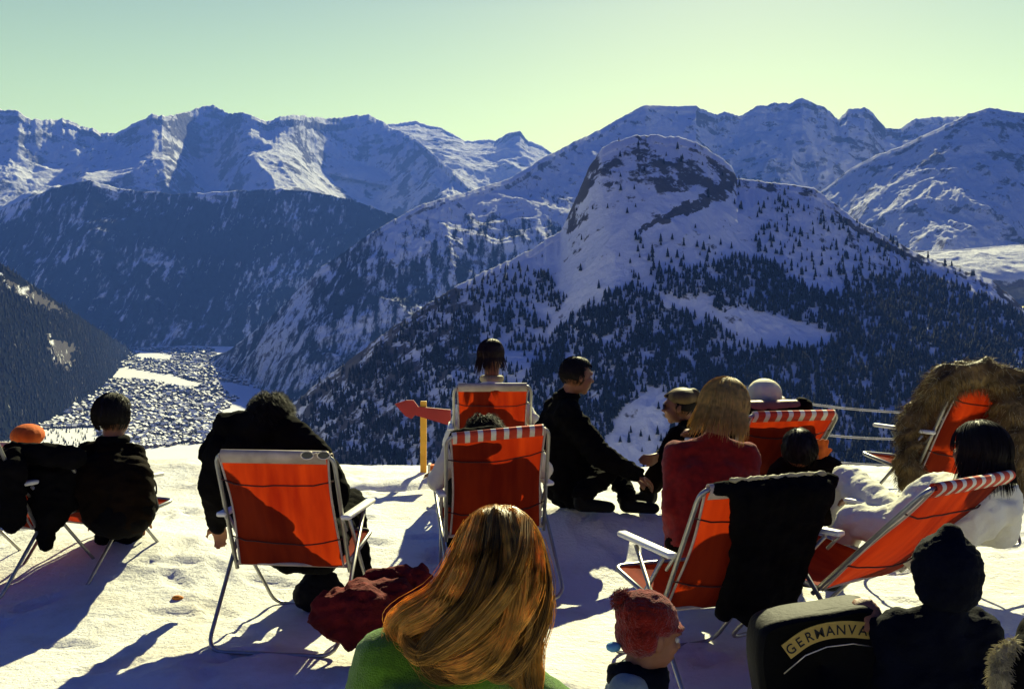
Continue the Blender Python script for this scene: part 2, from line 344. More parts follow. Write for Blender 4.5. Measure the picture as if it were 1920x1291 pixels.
def mountain(name, mat, ridge, footl, nc, nr, amp=120, wl=900, seed=1, p=1.0, jag=0, forest=None, rock=None, back=.5, aniso=1.0, env=.5, bend=0, smw=90, top=.72, gain=.56, extra=None):
    """ridge: (px, py, Y) skyline points; footl: (px, z, Y) base; real terrain sheet between and down the far side"""
    R = np.array(ridge, float); Ft = np.array(footl, float)
    pxs = np.linspace(R[0, 0], R[-1, 0], nc)
    ry = np.interp(pxs, R[:, 0], R[:, 1])+jag*fbm(pxs/28, pxs*0+seed, 6, seed+90, .7)
    rY = np.interp(pxs, R[:, 0], R[:, 2])
    def sm(A, w):
        w = max(1, int(w)); k = np.hanning(2*w+3)[1:-1]; k /= k.sum(); return np.convolve(np.pad(A, w, mode='edge'), k, mode='valid')
    wpx = smw/(pxs[1]-pxs[0]); rY = sm(rY, wpx*.5); rz = EZ+(HY-ry)/F*rY; rzs = sm(rz, wpx)
    fY = sm(np.interp(pxs, Ft[:, 0], Ft[:, 2]), wpx); fz = sm(np.interp(pxs, Ft[:, 0], Ft[:, 1]), wpx*.6)
    t = np.concatenate([np.linspace(0, 1, nr), np.linspace(1, 1+back, nr//5+2)[1:]])[:, None]
    tt = np.minimum(t, 1)
    Yw = fY+(rY-fY)*t
    k1 = np.clip((tt-top)/(1-top), 0, 1); k1 = k1*k1*(3-2*k1)
    Zb = fz+(rzs-fz)*(tt**(p(pxs) if callable(p) else p))+(rz-rzs)*k1
    Zb = Zb-(t-tt)*np.abs(rzs-fz)*1.0
    Xw = (pxs[None, :]-CX)/F*Yw
    e = np.clip((1.03-tt)*(tt+.10), 0, 1)**env*1.6
    wx = Xw/wl; wy = Yw/(wl*aniso)
    q = .35*fbm(wx*.7, wy*.7, 3, seed+40)
    n = ridged(wx+q, wy+q, 8, seed, gain)
    carve = (1-n)*amp*e; carve = carve*np.where(tt > .97, .35, 1)
    back_n = np.where(t > 1, (1-n)*amp*.6*np.clip((t-1)*6, 0, 1), 0)
    Zw = Zb-carve-back_n
    if extra: Zw = Zw+extra(Xw, Yw, tt, pxs[None, :])
    Zw = Zw+bend*np.sin(tt*PI)
    me = np_mesh(name, np.stack([Xw, Yw, Zw], -1).reshape(-1, 3), grid_faces(t.shape[0], nc))
    PY = HY-(Zw-EZ)/Yw*F; PX = np.broadcast_to(pxs, Zw.shape)
    setattr_(me, 'forest', forest(PX, PY, Zw, n) if forest else np.zeros(Zw.shape))
    setattr_(me, 'rock', rock(PX, PY, Zw, n) if rock else np.zeros(Zw.shape))
    o = link(name, me, mat); tag(o, kind='structure')
    return dict(px=pxs, X=Xw, Y=Yw, Z=Zw, PY=PY, nr=nr, obj=o)

M_['mt_far'] = mat_mountain('far_snow_slope', .0030, bump=160, rock_thr=.97, rock=(.16, .16, .17))
M_['mt_mid'] = mat_mountain('forested_slope', .0085, bump=30, rock_thr=1.06, stretch=(1.3, .28, .28), streak=1.2)
M_['mt_right'] = mat_mountain('high_snow_slope', .0060, bump=90, rock_thr=.99)
M_['mt_near'] = mat_mountain('near_snow_slope', .020, bump=9, rock_thr=1.04, rock=(.11, .10, .09))

mountain('glacier_range', M_['mt_far'], [(560, 240, 19000), (700, 235, 19000), (780, 226, 19000), (800, 232, 19000), (830, 240, 18500), (870, 262, 18000), (900, 262, 18000), (930, 262, 17500), (955, 247, 17000), (975, 245, 17000), (990, 262, 17000), (1015, 272, 17000), (1060, 300, 17000), (1180, 330, 17000)],
         [(560, 2200, 14000), (800, 1900, 14000), (1000, 1500, 14000), (1180, 1500, 14000)], 300, 130, 260, 2200, 3, p=.8, jag=5)
def spurs(x, y, t, q):
    ph = ((x+.30*y+500*fbm(x/1500, y/1500, 4, 61))/2300) % 1
    prof = np.where(ph < .28, ph/.28, (1-ph)/.72)
    A = 260+120*np.exp(-((q-720)/120)**2)
    return (prof-1)*A*np.clip((1-t)/.16, 0, 1)*np.clip(t/.1, 0, 1)
mountain('far_left_range', M_['mt_far'], [(-260, 215, 13000), (-100, 190, 13000), (30, 205, 13000), (60, 224, 13000), (120, 221, 13500), (190, 246, 13500), (215, 247, 13500), (285, 211, 13500), (315, 216, 13500), (350, 206, 14500), (400, 194, 15000), (430, 212, 14800), (455, 206, 13900), (500, 224, 14000), (545, 210, 14200), (600, 218, 15200), (650, 217, 15700), (690, 211, 15900), (735, 238, 15600), (780, 258, 14800), (830, 300, 13000), (880, 345, 12000), (960, 390, 12000)],
         [(-260, 300, 8900), (300, 400, 8800), (480, 400, 8500), (620, 400, 8300), (860, 400, 8200), (960, 400, 8300)], 620, 260, 420, 2100, 12, p=lambda q: 1.0+.38*np.exp(-((q-680)/130)**2)+.30*np.exp(-((q-390)/60)**2), extra=spurs, jag=9, aniso=1.5)
def f_mid(px, py, z, n): return np.clip((1500-z+420*fbm(px/90, py/60, 4, 77))/420, .0, .76)+.16*(.5-n)
mountain('mid_left_range', M_['mt_mid'], [(-300, 430, 9000), (0, 392, 9000), (100, 350, 9000), (170, 336, 9000), (230, 352, 9200), (330, 362, 9300), (440, 356, 9300), (520, 352, 9300), (600, 358, 9300), (660, 372, 9200), (740, 402, 9000), (820, 440, 9000), (900, 480, 9000)],
         [(-300, -200, 7000), (230, -185, 7400), (430, -180, 7500), (900, -150, 7600)], 460, 260, 300, 1000, 21, jag=5, forest=f_mid, p=.95, aniso=1.6)
def f_diag(px, py, z, n): return np.clip((1000-z)/900, 0.0, .58)+.4*(.5-n)
mountain('long_ridge', M_['mt_mid'], [(395, 668, 6600), (430, 655, 6000), (500, 600, 5700), (600, 500, 5600), (700, 432, 5700), (790, 382, 6000), (870, 360, 6300), (960, 330, 6700), (1010, 298, 6950), (1100, 253, 7600), (1160, 222, 8000), (1210, 195, 8300), (1250, 198, 8500), (1305, 196, 8700)],
         [(395, -260, 6200), (430, -322, 5250), (530, -372, 4330), (640, -372, 4250), (900, -330, 4500), (1305, -200, 5400)], 460, 280, 150, 700, 33, jag=4, forest=f_diag, p=1.0, aniso=1.3, smw=60)
mountain('high_right_range', M_['mt_right'], [(1200, 215, 9700), (1215, 196, 9800), (1260, 196, 9900), (1305, 196, 10000), (1345, 213, 10200), (1360, 207, 10200), (1385, 217, 10300), (1415, 200, 10300), (1445, 190, 10300), (1480, 192, 10300), (1505, 182, 10300), (1545, 198, 10300), (1572, 222, 10300), (1590, 202, 10300), (1620, 198, 10300), (1640, 212, 10300), (1660, 238, 10500), (1690, 240, 10600), (1715, 220, 10700), (1780, 216, 10700), (1830, 215, 10500), (1960, 240, 10500), (2300, 230, 10500)],
         [(1200, 100, 6900), (2300, 200, 6900)], 520, 280, 300, 1100, 44, jag=7, p=1.05, aniso=1.3)
mountain('right_spur', M_['mt_right'], [(1500, 400, 7600), (1545, 352, 7500), (1600, 312, 7500), (1640, 290, 7400), (1700, 268, 7300), (1770, 235, 7200), (1815, 212, 7200), (1855, 200, 7200), (1890, 207, 7200), (1960, 215, 7200), (2100, 190, 7200), (2300, 180, 7200)],
         [(1500, 300, 6600), (1560, 250, 6000), (1740, 180, 5300), (2300, 100, 5000)], 380, 240, 190, 800, 57, jag=5, p=1.0, aniso=1.4)
# sunlit shoulder low on the right
mountain('sunny_shoulder', M_['mt_right'], [(1700, 470, 5200), (1760, 468, 5200), (1830, 464, 5200), (1900, 458, 5200), (1990, 452, 5200), (2200, 430, 5200)],
         [(1700, 200, 4200), (2200, 100, 4200)], 160, 120, 60, 500, 63, jag=2, p=.45)

# the near mountain with the rocky dome
R5 = [(470, 860, 2500), (540, 765, 2400), (600, 712, 2380), (640, 686, 2350), (690, 645, 2330), (740, 610, 2320), (790, 577, 2320), (850, 538, 2330), (900, 512, 2350), (950, 490, 2380), (1010, 458, 2420), (1050, 432, 2450), (1065, 405, 2460), (1085, 360, 2470), (1105, 310, 2480), (1125, 283, 2490), (1150, 264, 2500), (1190, 255, 2520), (1230, 252, 2540), (1270, 256, 2550), (1305, 265, 2560), (1345, 290, 2560), (1372, 312, 2550), (1382, 333, 2540), (1420, 338, 2540), (1470, 344, 2540), (1525, 351, 2540), (1560, 376, 2530), (1600, 408, 2520), (1660, 442, 2500), (1740, 482, 2480), (1800, 500, 2460), (1860, 525, 2450), (1920, 575, 2430), (2000, 630, 2400), (2300, 760, 2350)]
F5 = [(470, -430, 1800), (600, -380, 1650), (900, -340, 1500), (1300, -290, 1480), (1700, -270, 1420), (2300, -330, 1350)]
band1 = [(1130, 300), (1180, 275), (1250, 292), (1300, 300), (1375, 320), (1370, 365), (1300, 350), (1250, 368), (1180, 350), (1120, 345)]
band2 = [(1195, 430), (1260, 395), (1310, 370), (1372, 330), (1372, 368), (1330, 392), (1260, 410), (1200, 440)]
bandL = [(1050, 425), (1070, 380), (1110, 305), (1130, 310), (1090, 385), (1065, 430)]
D1 = [(960, 900), (975, 740), (1000, 680), (1040, 620), (1100, 572), (1190, 530), (1235, 565), (1290, 590), (1330, 600), (1400, 648), (1480, 660), (1580, 640), (1580, 530), (1650, 515), (1750, 520), (1850, 556), (1930, 600), (2300, 780), (2300, 900)]
D2 = [(1235, 512), (1330, 500), (1318, 545), (1270, 562), (1228, 545)]
D3 = [(1335, 590), (1345, 545), (1300, 560), (1330, 510), (1390, 480), (1460, 500), (1520, 545), (1600, 560), (1600, 650), (1550, 622), (1450, 590), (1390, 578)]
C1 = [(1325, 598), (1360, 585), (1430, 588), (1500, 606), (1570, 632), (1500, 645), (1400, 638)]
C2 = [(1120, 900), (1135, 830), (1165, 765), (1225, 725), (1262, 745), (1250, 900)]
def f5(px, py, z, n):
    w = 12*fbm(px/30, py/30, 3, 2)
    return np.where((in_poly(px+w, py+w, D1) | in_poly(px+w, py+w, D3)) & ~in_poly(px+w, py, C1) & ~in_poly(px+w, py+w, C2), .34+.6*fbm(px/42, py/30, 5, 300, .6), 0)
def r5(px, py, z, n):
    t_of = np.linspace(0, 1, 420)[:, None]; t_of = np.vstack([t_of, np.ones((px.shape[0]-420, 1))])
    wob = 26*fbm(px/50, py/40, 5, 8, .65)
    r = np.full(px.shape, -.09)
    r = np.where(in_poly(px+wob, py+wob, band1), .16, r); r = np.where(in_poly(px+wob*.6, py+wob*.6, band2), .30, r); r = np.where(in_poly(px+wob*.8, py+wob, bandL), .12, r)
    r = np.where((px > 1130) & (px < 1380) & (py < 330) & (r < 0), .03, r)
    r = np.where((px > 1400) & (px < 1760) & (py < 450+(px-1500)*.35) & (r < 0), .03, r)
    r = np.where((t_of > .955) & (px > 1380), .12+.2*fbm(px/20, py/20, 3, 4), r)
    r = np.where((px < 900) & (py > 540), .20, r)
    return r
T5 = mountain('near_mountain', M_['mt_near'], R5, F5, 700, 420, 60, 420, 71, jag=9, forest=f5, rock=r5, p=1.08, aniso=1.6, env=.6)

# the dark wooded hill on the left
R6 = [(-400, 250, 3300), (-150, 400, 3600), (0, 492, 3900), (60, 532, 4100), (130, 580, 4500), (190, 620, 5300), (240, 652, 7000), (262, 664, 7300)]
F6 = [(-400, -415, 2700), (0, -408, 3300), (100, -385, 3900), (190, -345, 4800), (240, -240, 6600), (262, -200, 7100)]
T6 = mountain('left_hill', M_['mt_near'], R6, F6, 400, 300, 50, 500, 81, jag=3, forest=lambda a, b, c, d: np.where(in_poly(a+16*fbm(a/14, b/14, 3, 1), b+16*fbm(a/14, b/14, 3, 2), [(85, 625), (140, 650), (135, 690), (100, 670)]) | in_poly(a+12*fbm(a/14, b/14, 3, 1), b+20*fbm(a/14, b/14, 3, 2), [(-20, 510), (60, 545), (130, 590), (60, 565)]), -.6, .8), p=1.0, smw=30)

# ------------------------------------------------------------------ trees
def tree_mesh(kind, seed):
    r = random.Random(seed); mb = MB(); h = 1.0
    tiers = [(.10, .20, .52), (.30, .165, .42), (.50, .125, .36), (.68, .085, .32)]
    for (z0, rad, hh) in tiers:
        n = 6; a0 = r.uniform(0, 6)
        ring = [V(math.cos(a0+2*PI*k/n)*rad*r.uniform(.75, 1.2), math.sin(a0+2*PI*k/n)*rad*r.uniform(.75, 1.2), z0+r.uniform(-.02, .03)) for k in range(n)]
        top = V(r.uniform(-.01, .01), r.uniform(-.01, .01), min(1.0, z0+hh))
        mb.add(ring+[top], [(k, (k+1) % n, n) for k in range(n)])
    return mb
TM = [tree_mesh(0, s) for s in range(5)]
def surf_sample(T, px, row):
    """point on a terrain sheet at column px (float) and row index (float)"""
    j = np.clip((px-T['px'][0])/(T['px'][-1]-T['px'][0])*(len(T['px'])-1), 0, len(T['px'])-1.001); i = np.clip(row, 0, T['nr']-1.001)
    j0 = j.astype(int); i0 = i.astype(int); fj = j-j0; fi = i-i0
    def g(A): return (A[i0, j0]*(1-fi)*(1-fj)+A[i0+1, j0]*fi*(1-fj)+A[i0, j0+1]*(1-fi)*fj+A[i0+1, j0+1]*fi*fj)
    return g(T['X']), g(T['Y']), g(T['Z']), g(T['PY'])
S1 = [(560, 900), (560, 760), (700, 650), (850, 545), (1000, 480), (1060, 560), (1010, 660), (940, 760), (900, 900)]
def dens5(px, py):
    n = fbm(px/42, py/30, 5, 300, .6); n2 = perlin((px+py*1.2)/70, (py-px*.6)/200, 310)
    d = np.zeros(px.shape)+.012
    d = np.where(in_poly(px, py, S1), .30+.75*n+.25*n2, d)
    d = np.where(in_poly(px, py, D1) | in_poly(px+6*n, py, D2) | in_poly(px+8*n, py+8*n, D3), .80+1.3*n, d)
    d = np.where(in_poly(px+10*n, py, C1), 0, d); d = np.where(in_poly(px+18*n, py+12*n, C2), .05, d)
    d = np.where((px > 1420) & (py > 385+(px-1500)*.3) & (py < 520) & (d < .1), .12, d)
    d = np.where((px > 1180) & (px < 1500) & (py > 450) & (py < 540) & (d < .1), .05+.1*(n > .1), d)
    return np.clip(d, 0, 1)
def scatter(T, n, dens, hmin, hmax, rows=(0, 1)):
    px = RNG.uniform(T['px'][0], min(T['px'][-1], 2060), n); row = RNG.uniform(rows[0], rows[1], n)*(T['nr']-1)
    x, y, z, py = surf_sample(T, px, row); keep = (RNG.uniform(0, 1, n) < dens(px, py)) & (py < 915)
    x, y, z = x[keep], y[keep], z[keep]; h = RNG.uniform(hmin, hmax, len(x))*np.where(RNG.uniform(0, 1, len(x)) < .12, .55, 1)
    return np.stack([x, y, z-.4, h], -1), px[keep], py[keep]
tr5, _, _ = scatter(T5, 46000, dens5, 8, 24)
def dens6(px, py):
    d = .8+.7*fbm(px/40, py/30, 3, 400)
    d = np.where(in_poly(px, py, [(85, 622), (112, 628), (142, 655), (138, 692), (118, 690), (98, 655)]), 0, d)
    d = np.where(in_poly(px, py, [(-20, 505), (30, 522), (75, 555), (130, 592), (100, 585), (40, 556)]), .05, d)
    return np.clip(d, 0, 1)
tr6, _, _ = scatter(T6, 12000, dens6, 13, 22)
def villa_poly():
    return [(225, 652), (300, 655), (395, 652), (420, 690), (470, 715), (525, 738), (470, 765), (430, 800), (400, 835), (385, 872), (255, 872), (215, 840), (100, 830), (20, 800), (10, 760), (110, 745), (185, 690)]
VP = villa_poly()
YY = np.linspace(2700, 7600, 400); PYF = HY-(np.interp(YY, FY, FZ)-EZ)/YY*F
def floor_pick(n, poly, skip):
    px = RNG.uniform(0, 560, n); py = RNG.uniform(648, 866, n)
    ok = in_poly(px, py, poly)
    for q in skip: ok &= ~in_poly(px, py, q)
    px, py = px[ok], py[ok]
    o = np.argsort(PYF); Y = np.interp(py, PYF[o], YY[o]); X = (px-CX)/F*Y
    return X, Y, floor_z(X, Y)
tx, ty, tz = floor_pick(9000, VP, FIELDS)
trv = np.stack([tx, ty, tz, RNG.uniform(8, 15, len(tx))], -1)
tx, ty, tz = floor_pick(2600, [(0, 790), (60, 740), (180, 760), (200, 850), (0, 860)], [])
trv = np.vstack([trv, np.stack([tx, ty, tz, RNG.uniform(10, 17, len(tx))], -1)])
# nearest ones individually
allt = np.vstack([tr5, tr6]); grp = np.r_[np.zeros(len(tr5)), np.ones(len(tr6))]
size = allt[:, 3]/allt[:, 1]; pxx = CX+allt[:, 0]/allt[:, 1]*F; pyy = HY-(allt[:, 2]-EZ)/allt[:, 1]*F
vis = (pxx > 5) & (pxx < 1915) & (pyy < 840)
vis &= ~((pyy > 640) & (pxx > 1000) & (pxx < 1440)); vis &= ~((pyy > 760) & (pxx > 1440))
order = np.argsort(-(size*vis)); big = order[:300]
tmes = []
for k, mb in enumerate(TM):
    mc = bpy.data.meshes.new('crown'); mc.from_pydata([tuple(v) for v in mb.v], [], mb.f); mc.materials.append(M_['conifer'])
    mt = bpy.data.meshes.new('trunk'); q = MB().tube([(0, 0, -.05), (0, 0, .5)], .018, 5, .008); mt.from_pydata([tuple(v) for v in q.v], [], q.f); mt.materials.append(M_['bark'])
    tmes.append((mc, mt))
for i in big:
    x, y, z, h = allt[i]; k = int(RNG.integers(5))
    lab = ('dark conifer among the forest on the snowy slope below the rocky dome', 'conifers on the near mountain') if grp[i] == 0 else ('dark conifer on the shaded wooded hill at the left above the village', 'conifers on the left hill')
    e = empty('pine_tree', (x, y, z), random.uniform(0, 6), lab[0], 'tree', lab[1]); e.scale = (h, h, h)
    for nm, mm in zip(('crown', 'trunk'), tmes[k]):
        o = bpy.data.objects.new(nm, mm); COL.objects.link(o); o.parent = e
def forest_mesh(name, arr):
    vs_, fs_ = [], []; off = 0; kk = RNG.integers(0, 5, len(arr)); rot = RNG.uniform(0, 6.28, len(arr)); wd = RNG.uniform(.8, 1.25, len(arr))
    for k in range(5):
        sel = arr[kk == k]; v = np.array([tuple(p) for p in TM[k].v]); f = np.array(TM[k].f)
        if not len(sel): continue
        c, s = np.cos(rot[kk == k])[:, None], np.sin(rot[kk == k])[:, None]; h = sel[:, 3:4]; w = wd[kk == k][:, None]
        xx = (v[None, :, 0]*c-v[None, :, 1]*s)*h*w+sel[:, 0:1]; yy = (v[None, :, 0]*s+v[None, :, 1]*c)*h*w+sel[:, 1:2]; zz = v[None, :, 2]*h+sel[:, 2:3]
        vs_.append(np.stack([xx, yy, zz], -1).reshape(-1, 3)); fs_.append((f[None]+(np.arange(len(sel))*len(v))[:, None, None]).reshape(-1, 3)+off); off += len(sel)*len(v)
    me = np_mesh(name, np.vstack(vs_), np.vstack(fs_)); return link(name, me, M_['conifer'], smooth=False)
rest = np.delete(np.arange(len(allt)), big)
tag(forest_mesh('forest', allt[rest][grp[rest] == 0]), 'dark conifer forest covering the lower snowy mountainside beneath the dome', 'forest', kind='stuff')
tag(forest_mesh('forest', allt[rest][grp[rest] == 1]), 'dark conifer forest on the steep hill at the left of the valley', 'forest', kind='stuff')
tag(forest_mesh('village_trees', trv), 'dark trees scattered between the houses of the valley village', 'trees', kind='stuff')

# ------------------------------------------------------------------ village
def house_parts(seed):
    r = random.Random(seed); w = r.uniform(4.5, 8); d = r.uniform(5, 8); h = r.uniform(5, 11); rh = r.uniform(2.8, 4.6)
    wl = MB().add([(-w, -d, -3), (w, -d, -3), (w, d, -3), (-w, d, -3), (-w, -d, h), (w, -d, h), (w, d, h), (-w, d, h), (0, -d, h+rh), (0, d, h+rh)],
                  [(0, 1, 5, 8, 4), (2, 3, 7, 9, 6), (1, 2, 6, 5), (3, 0, 4, 7)])
    o = 1.0; t_ = .9; k = rh/w
    def roof_side(s):
        a = [(s*(w+o), -d-o, h-k*o+.05), (s*(w+o), d+o, h-k*o+.05), (0, d+o, h+rh+.05), (0, -d-o, h+rh+.05)]
        b = [(x, y, z+t_) for x, y, z in a]
        return a+b
    rf = MB()
    for s in (-1, 1): rf.add(roof_side(s), [(0, 1, 2, 3), (4, 7, 6, 5), (0, 4, 5, 1), (1, 5, 6, 2), (2, 6, 7, 3), (3, 7, 4, 0)])
    ch = MB().box((w*.3, d*.3, h+rh), (1.1, 1.1, 3.2))
    return wl, rf, ch
HP = [house_parts(s) for s in range(6)]
hx, hy, hz = floor_pick(9500, VP, FIELDS)
keep = RNG.uniform(0, 1, len(hx)) < np.clip(.75+.5*fbm(hx/400, hy/400, 3, 500), 0, 1)
hx, hy, hz = hx[keep], hy[keep], hz[keep]
# thin out overlaps
sel = []; cells = {}
for i in np.argsort(hy):
    c = (int(hx[i]//15), int(hy[i]//19))
    if c in cells: continue
    cells[c] = 1; sel.append(i)
hx, hy, hz = hx[sel], hy[sel], hz[sel]; hr = RNG.uniform(-.5, .5, len(hx))+np.where(RNG.uniform(0, 1, len(hx)) < .4, PI/2, 0)
hpx = CX+hx/hy*F; hpy = HY-(hz-EZ)/hy*F
hidden = ((hpx > 170) & (hpx < 260) & (hpy > 750)) | ((hpx > 375) & (hpy > 790)) | (hpx < 5)
order = np.argsort(hy+hidden*1e5)[:300]; hm = []
for wl, rf, ch in HP:
    L_ = []
    for q, mt, nm in ((wl, 'wood_wall', 'wall'), (rf, 'roof_snow', 'roof'), (ch, 'wood_wall', 'chimney')):
        m_ = bpy.data.meshes.new(nm); m_.from_pydata([tuple(v) for v in q.v], [], q.f); m_.materials.append(M_[mt]); L_.append(m_)
    hm.append(L_)
for i in order:
    k = int(RNG.integers(6)); e = empty('house', (hx[i], hy[i], hz[i]), hr[i], 'small chalet with a snow covered gable roof in the crowded valley village', 'house', 'houses of the valley village')
    w_ = bpy.data.objects.new('wall', hm[k][0]); COL.objects.link(w_); w_.parent = e
    r_ = bpy.data.objects.new('roof', hm[k][1]); COL.objects.link(r_); r_.parent = e
restm = MB(); restr = MB(); os_ = set(order.tolist())
for i in range(len(hx)):
    if i in os_: continue
    wl, rf, ch = HP[int(RNG.integers(6))]; Mx = Matrix.Translation((hx[i], hy[i], hz[i])) @ Matrix.Scale(float(RNG.uniform(.8, 1.45)), 4) @ Matrix.Rotation(hr[i], 4, 'Z')
    restm.add([Mx @ Vector(p) for p in wl.v], wl.f); restr.add([Mx @ Vector(p) for p in rf.v], rf.f)
fv = empty('far_village', (0, 6000, -280), 0, 'far crowded part of the valley village, snowy roofs on dark walls', 'village'); fv['kind'] = 'stuff'
off = Matrix.Translation((0, -6000, 280))
restm.obj('wall', M_['wood_wall'], fv, False, off)['kind'] = 'stuff'; restr.obj('roof', M_['roof_snow'], fv, False, off)['kind'] = 'stuff'
print('houses', len(hx), 'trees', len(allt), len(trv))

# ------------------------------------------------------------------ haze
hz_ = MB().box((0, 9000, 1450), (60000, 24000, 4100)).obj('haze', None, None, False)
m = bpy.data.materials.new('haze_air'); m.use_nodes = True; n = m.node_tree; n.nodes.clear()
pv = n.nodes.new('ShaderNodeVolumePrincipled'); pv.inputs['Color'].default_value = (.11, .25, 1, 1); pv.inputs['Density'].default_value = 3.0e-5; pv.inputs['Anisotropy'].default_value = .1
on = n.nodes.new('ShaderNodeOutputMaterial'); n.links.new(pv.outputs[0], on.inputs['Volume']); hz_.data.materials.append(m)
tag(hz_, 'thin blue haze filling the mountain air over the whole valley', 'haze', kind='stuff')

# ------------------------------------------------------------------ blobs: one continuous skin from tapered limbs
def ell_mesh(bm, c, r, R=None, seg=14, ring=9):
    Mx = Matrix.Translation(c) @ (R.to_4x4() if R else Matrix.Identity(4)) @ Matrix.Diagonal((*r, 1))
    bmesh.ops.create_uvsphere(bm, u_segments=seg, v_segments=ring, radius=1, matrix=Mx)
def cap_mesh(bm, a, b, r0, r1, n=12, flat=1):
    a, b = Vector(a), Vector(b); d = b-a; L = d.length
    if L < 1e-5: return ell_mesh(bm, a, (r0, r0, r0))
    z = d/L; x = z.orthogonal().normalized(); y = z.cross(x); vs_ = []
    prof = [(-r0*math.cos(t_), r0*math.sin(t_)) for t_ in (0.02, .5, 1.05, 1.5708)]+[(L+r1*math.sin(t_), r1*math.cos(t_)) for t_ in (0, .52, 1.07, 1.55)]
    rows = []
    for h, r in prof: rows.append([bm.verts.new(a+z*h+x*(math.cos(2*PI*k/n)*r)+y*(math.sin(2*PI*k/n)*r)) for k in range(n)])
    for i in range(len(rows)-1):
        for k in range(n): bm.faces.new((rows[i][k], rows[i][(k+1) % n], rows[i+1][(k+1) % n], rows[i+1][k]))
    bm.faces.new(list(reversed(rows[0]))); bm.faces.new(rows[-1])
def blob(name, shapes, mat, parent, voxel=.012, smooth=4, wrinkle=0, wscale=14, seed=0):
    """shapes: ('c',a,b,r0,r1) or ('e',centre,radii,rot) in world space -> one smooth closed mesh under parent"""
    bm = bmesh.new()
    for s in shapes:
        if s[0] == 'c': cap_mesh(bm, *s[1:])
        else: ell_mesh(bm, *s[1:])
    me = bpy.data.meshes.new('tmp'); bm.to_mesh(me); bm.free(); o = bpy.data.objects.new('tmp', me); COL.objects.link(o)
    r = o.modifiers.new('r', 'REMESH'); r.mode = 'VOXEL'; r.voxel_size = voxel
    s_ = o.modifiers.new('s', 'SMOOTH'); s_.factor = .5; s_.iterations = smooth
    dg = bpy.context.evaluated_depsgraph_get(); m2 = bpy.data.meshes.new_from_object(o.evaluated_get(dg)); bpy.data.objects.remove(o); bpy.data.meshes.remove(me)
    m2.name = name; nv = len(m2.vertices); co = np.empty(nv*3, np.float32); m2.vertices.foreach_get('co', co); co = co.reshape(-1, 3)
    if wrinkle:
        no = np.empty(nv*3, np.float32); m2.vertices.foreach_get('normal', no); no = no.reshape(-1, 3)
        x, y, z = co.T.astype(float)
        w = ridged(x*wscale*.6+z*wscale*.5+y*2, z*wscale*1.0-x*wscale*.4+y*wscale*.6, 3, seed+5)
        co = co+no*((w-.45)*wrinkle)[:, None]
    if parent is not None: co = co-np.array(parent.location, np.float32)
    m2.vertices.foreach_set('co', co.astype(np.float32).ravel()); m2.update(); m2.materials.clear()
    return link(name, m2, mat, parent)

def head_matrix(c, yaw=0, pitch=0, roll=0, s=1):
    return Matrix.Translation(c) @ Euler((math.radians(pitch), math.radians(roll), math.radians(yaw)), 'XYZ').to_matrix().to_4x4() @ Matrix.Scale(s, 4)
def head_shapes(M):
    R = M.to_3x3(); s = M.median_scale; Rn = R.normalized()
    def e(c, r): return ('e', M @ Vector(c), tuple(v*s for v in r), Rn)
    out = [e((0, -.012, .02), (.074, .094, .088)), e((0, .032, -.03), (.058, .060, .075)), e((0, .055, -.088), (.026, .024, .022)), e((0, .02, -.07), (.048, .05, .035)),
           e((0, .080, .028), (.050, .016, .012)), e((0, .101, -.020), (.011, .018, .012)), e((0, .092, .002), (.008, .013, .022)),
           e((0, .086, -.052), (.022, .011, .006)), e((0, .084, -.063), (.018, .011, .007)),
           e((-.036, .066, -.02), (.02, .02, .02)), e((.036, .066, -.02), (.02, .02, .02))]
    for sx in (-1, 1): out += [e((sx*.076, -.006, -.008), (.010, .018, .032)), e((sx*.082, -.014, .004), (.007, .012, .018))]
    return out
def hand_shapes(w, d, nrm, curl=.6, s=1, side=1):
    d = Vector(d).normalized(); nrm = Vector(nrm); nrm = (nrm-d*nrm.dot(d)).normalized(); lat = d.cross(nrm)*side; out = []
    for k, (o, L) in enumerate(((-.03, .075), (-.010, .085), (.011, .080), (.030, .062))):
        a = w+d*.01*s+lat*o*.6*s; b = w+d*.085*s+lat*o*s; out.append(('c', a, b, .015*s, .012*s))
        p = b; dd = d.copy()
        for j, f in enumerate((.45, .3, .25)):
            dd = (dd*math.cos(curl*(.6+.3*j))+nrm*math.sin(curl*(.6+.3*j))).normalized(); q = p+dd*L*f*s
            out.append(('c', p, q, (.0095-.001*j)*s, (.0088-.001*j)*s)); p = q
    a = w+d*.02*s-lat*.022*s; b = a+(d*.6-lat*.75+nrm*.25).normalized()*.042*s; c = b+(d*.85-lat*.25+nrm*.45).normalized()*.034*s
    return out+[('c', a, b, .014*s, .011*s), ('c', b, c, .0105*s, .009*s)]

def strands_mesh(paths, r0, r1=.3, sides=3):
    """paths NxKx3 -> thin tapered tubes"""
    P = np.asarray(paths, np.float64); N, K, _ = P.shape
    d = np.gradient(P, axis=1); d /= np.linalg.norm(d, axis=2, keepdims=True)+1e-9
    ref = np.where(np.abs(d[..., 2:3]) > .8, np.array([1., 0, 0]), np.array([0, 0, 1.])); a = np.cross(d, ref); a /= np.linalg.norm(a, axis=2, keepdims=True)+1e-9; b = np.cross(d, a)
    rad = (r0*(1-(1-r1)*np.linspace(0, 1, K)**1.5))[None, :, None]
    vs_ = np.stack([P+a*np.cos(2*PI*k/sides)*rad+b*np.sin(2*PI*k/sides)*rad for k in range(sides)], 2)
    idx = np.arange(N*K*sides).reshape(N, K, sides); f = []
    for k in range(sides):
        k2 = (k+1) % sides; f.append(np.stack([idx[:, :-1, k], idx[:, :-1, k2], idx[:, 1:, k2], idx[:, 1:, k]], -1).reshape(-1, 4))
    return vs_.reshape(-1, 3), np.vstack(f)
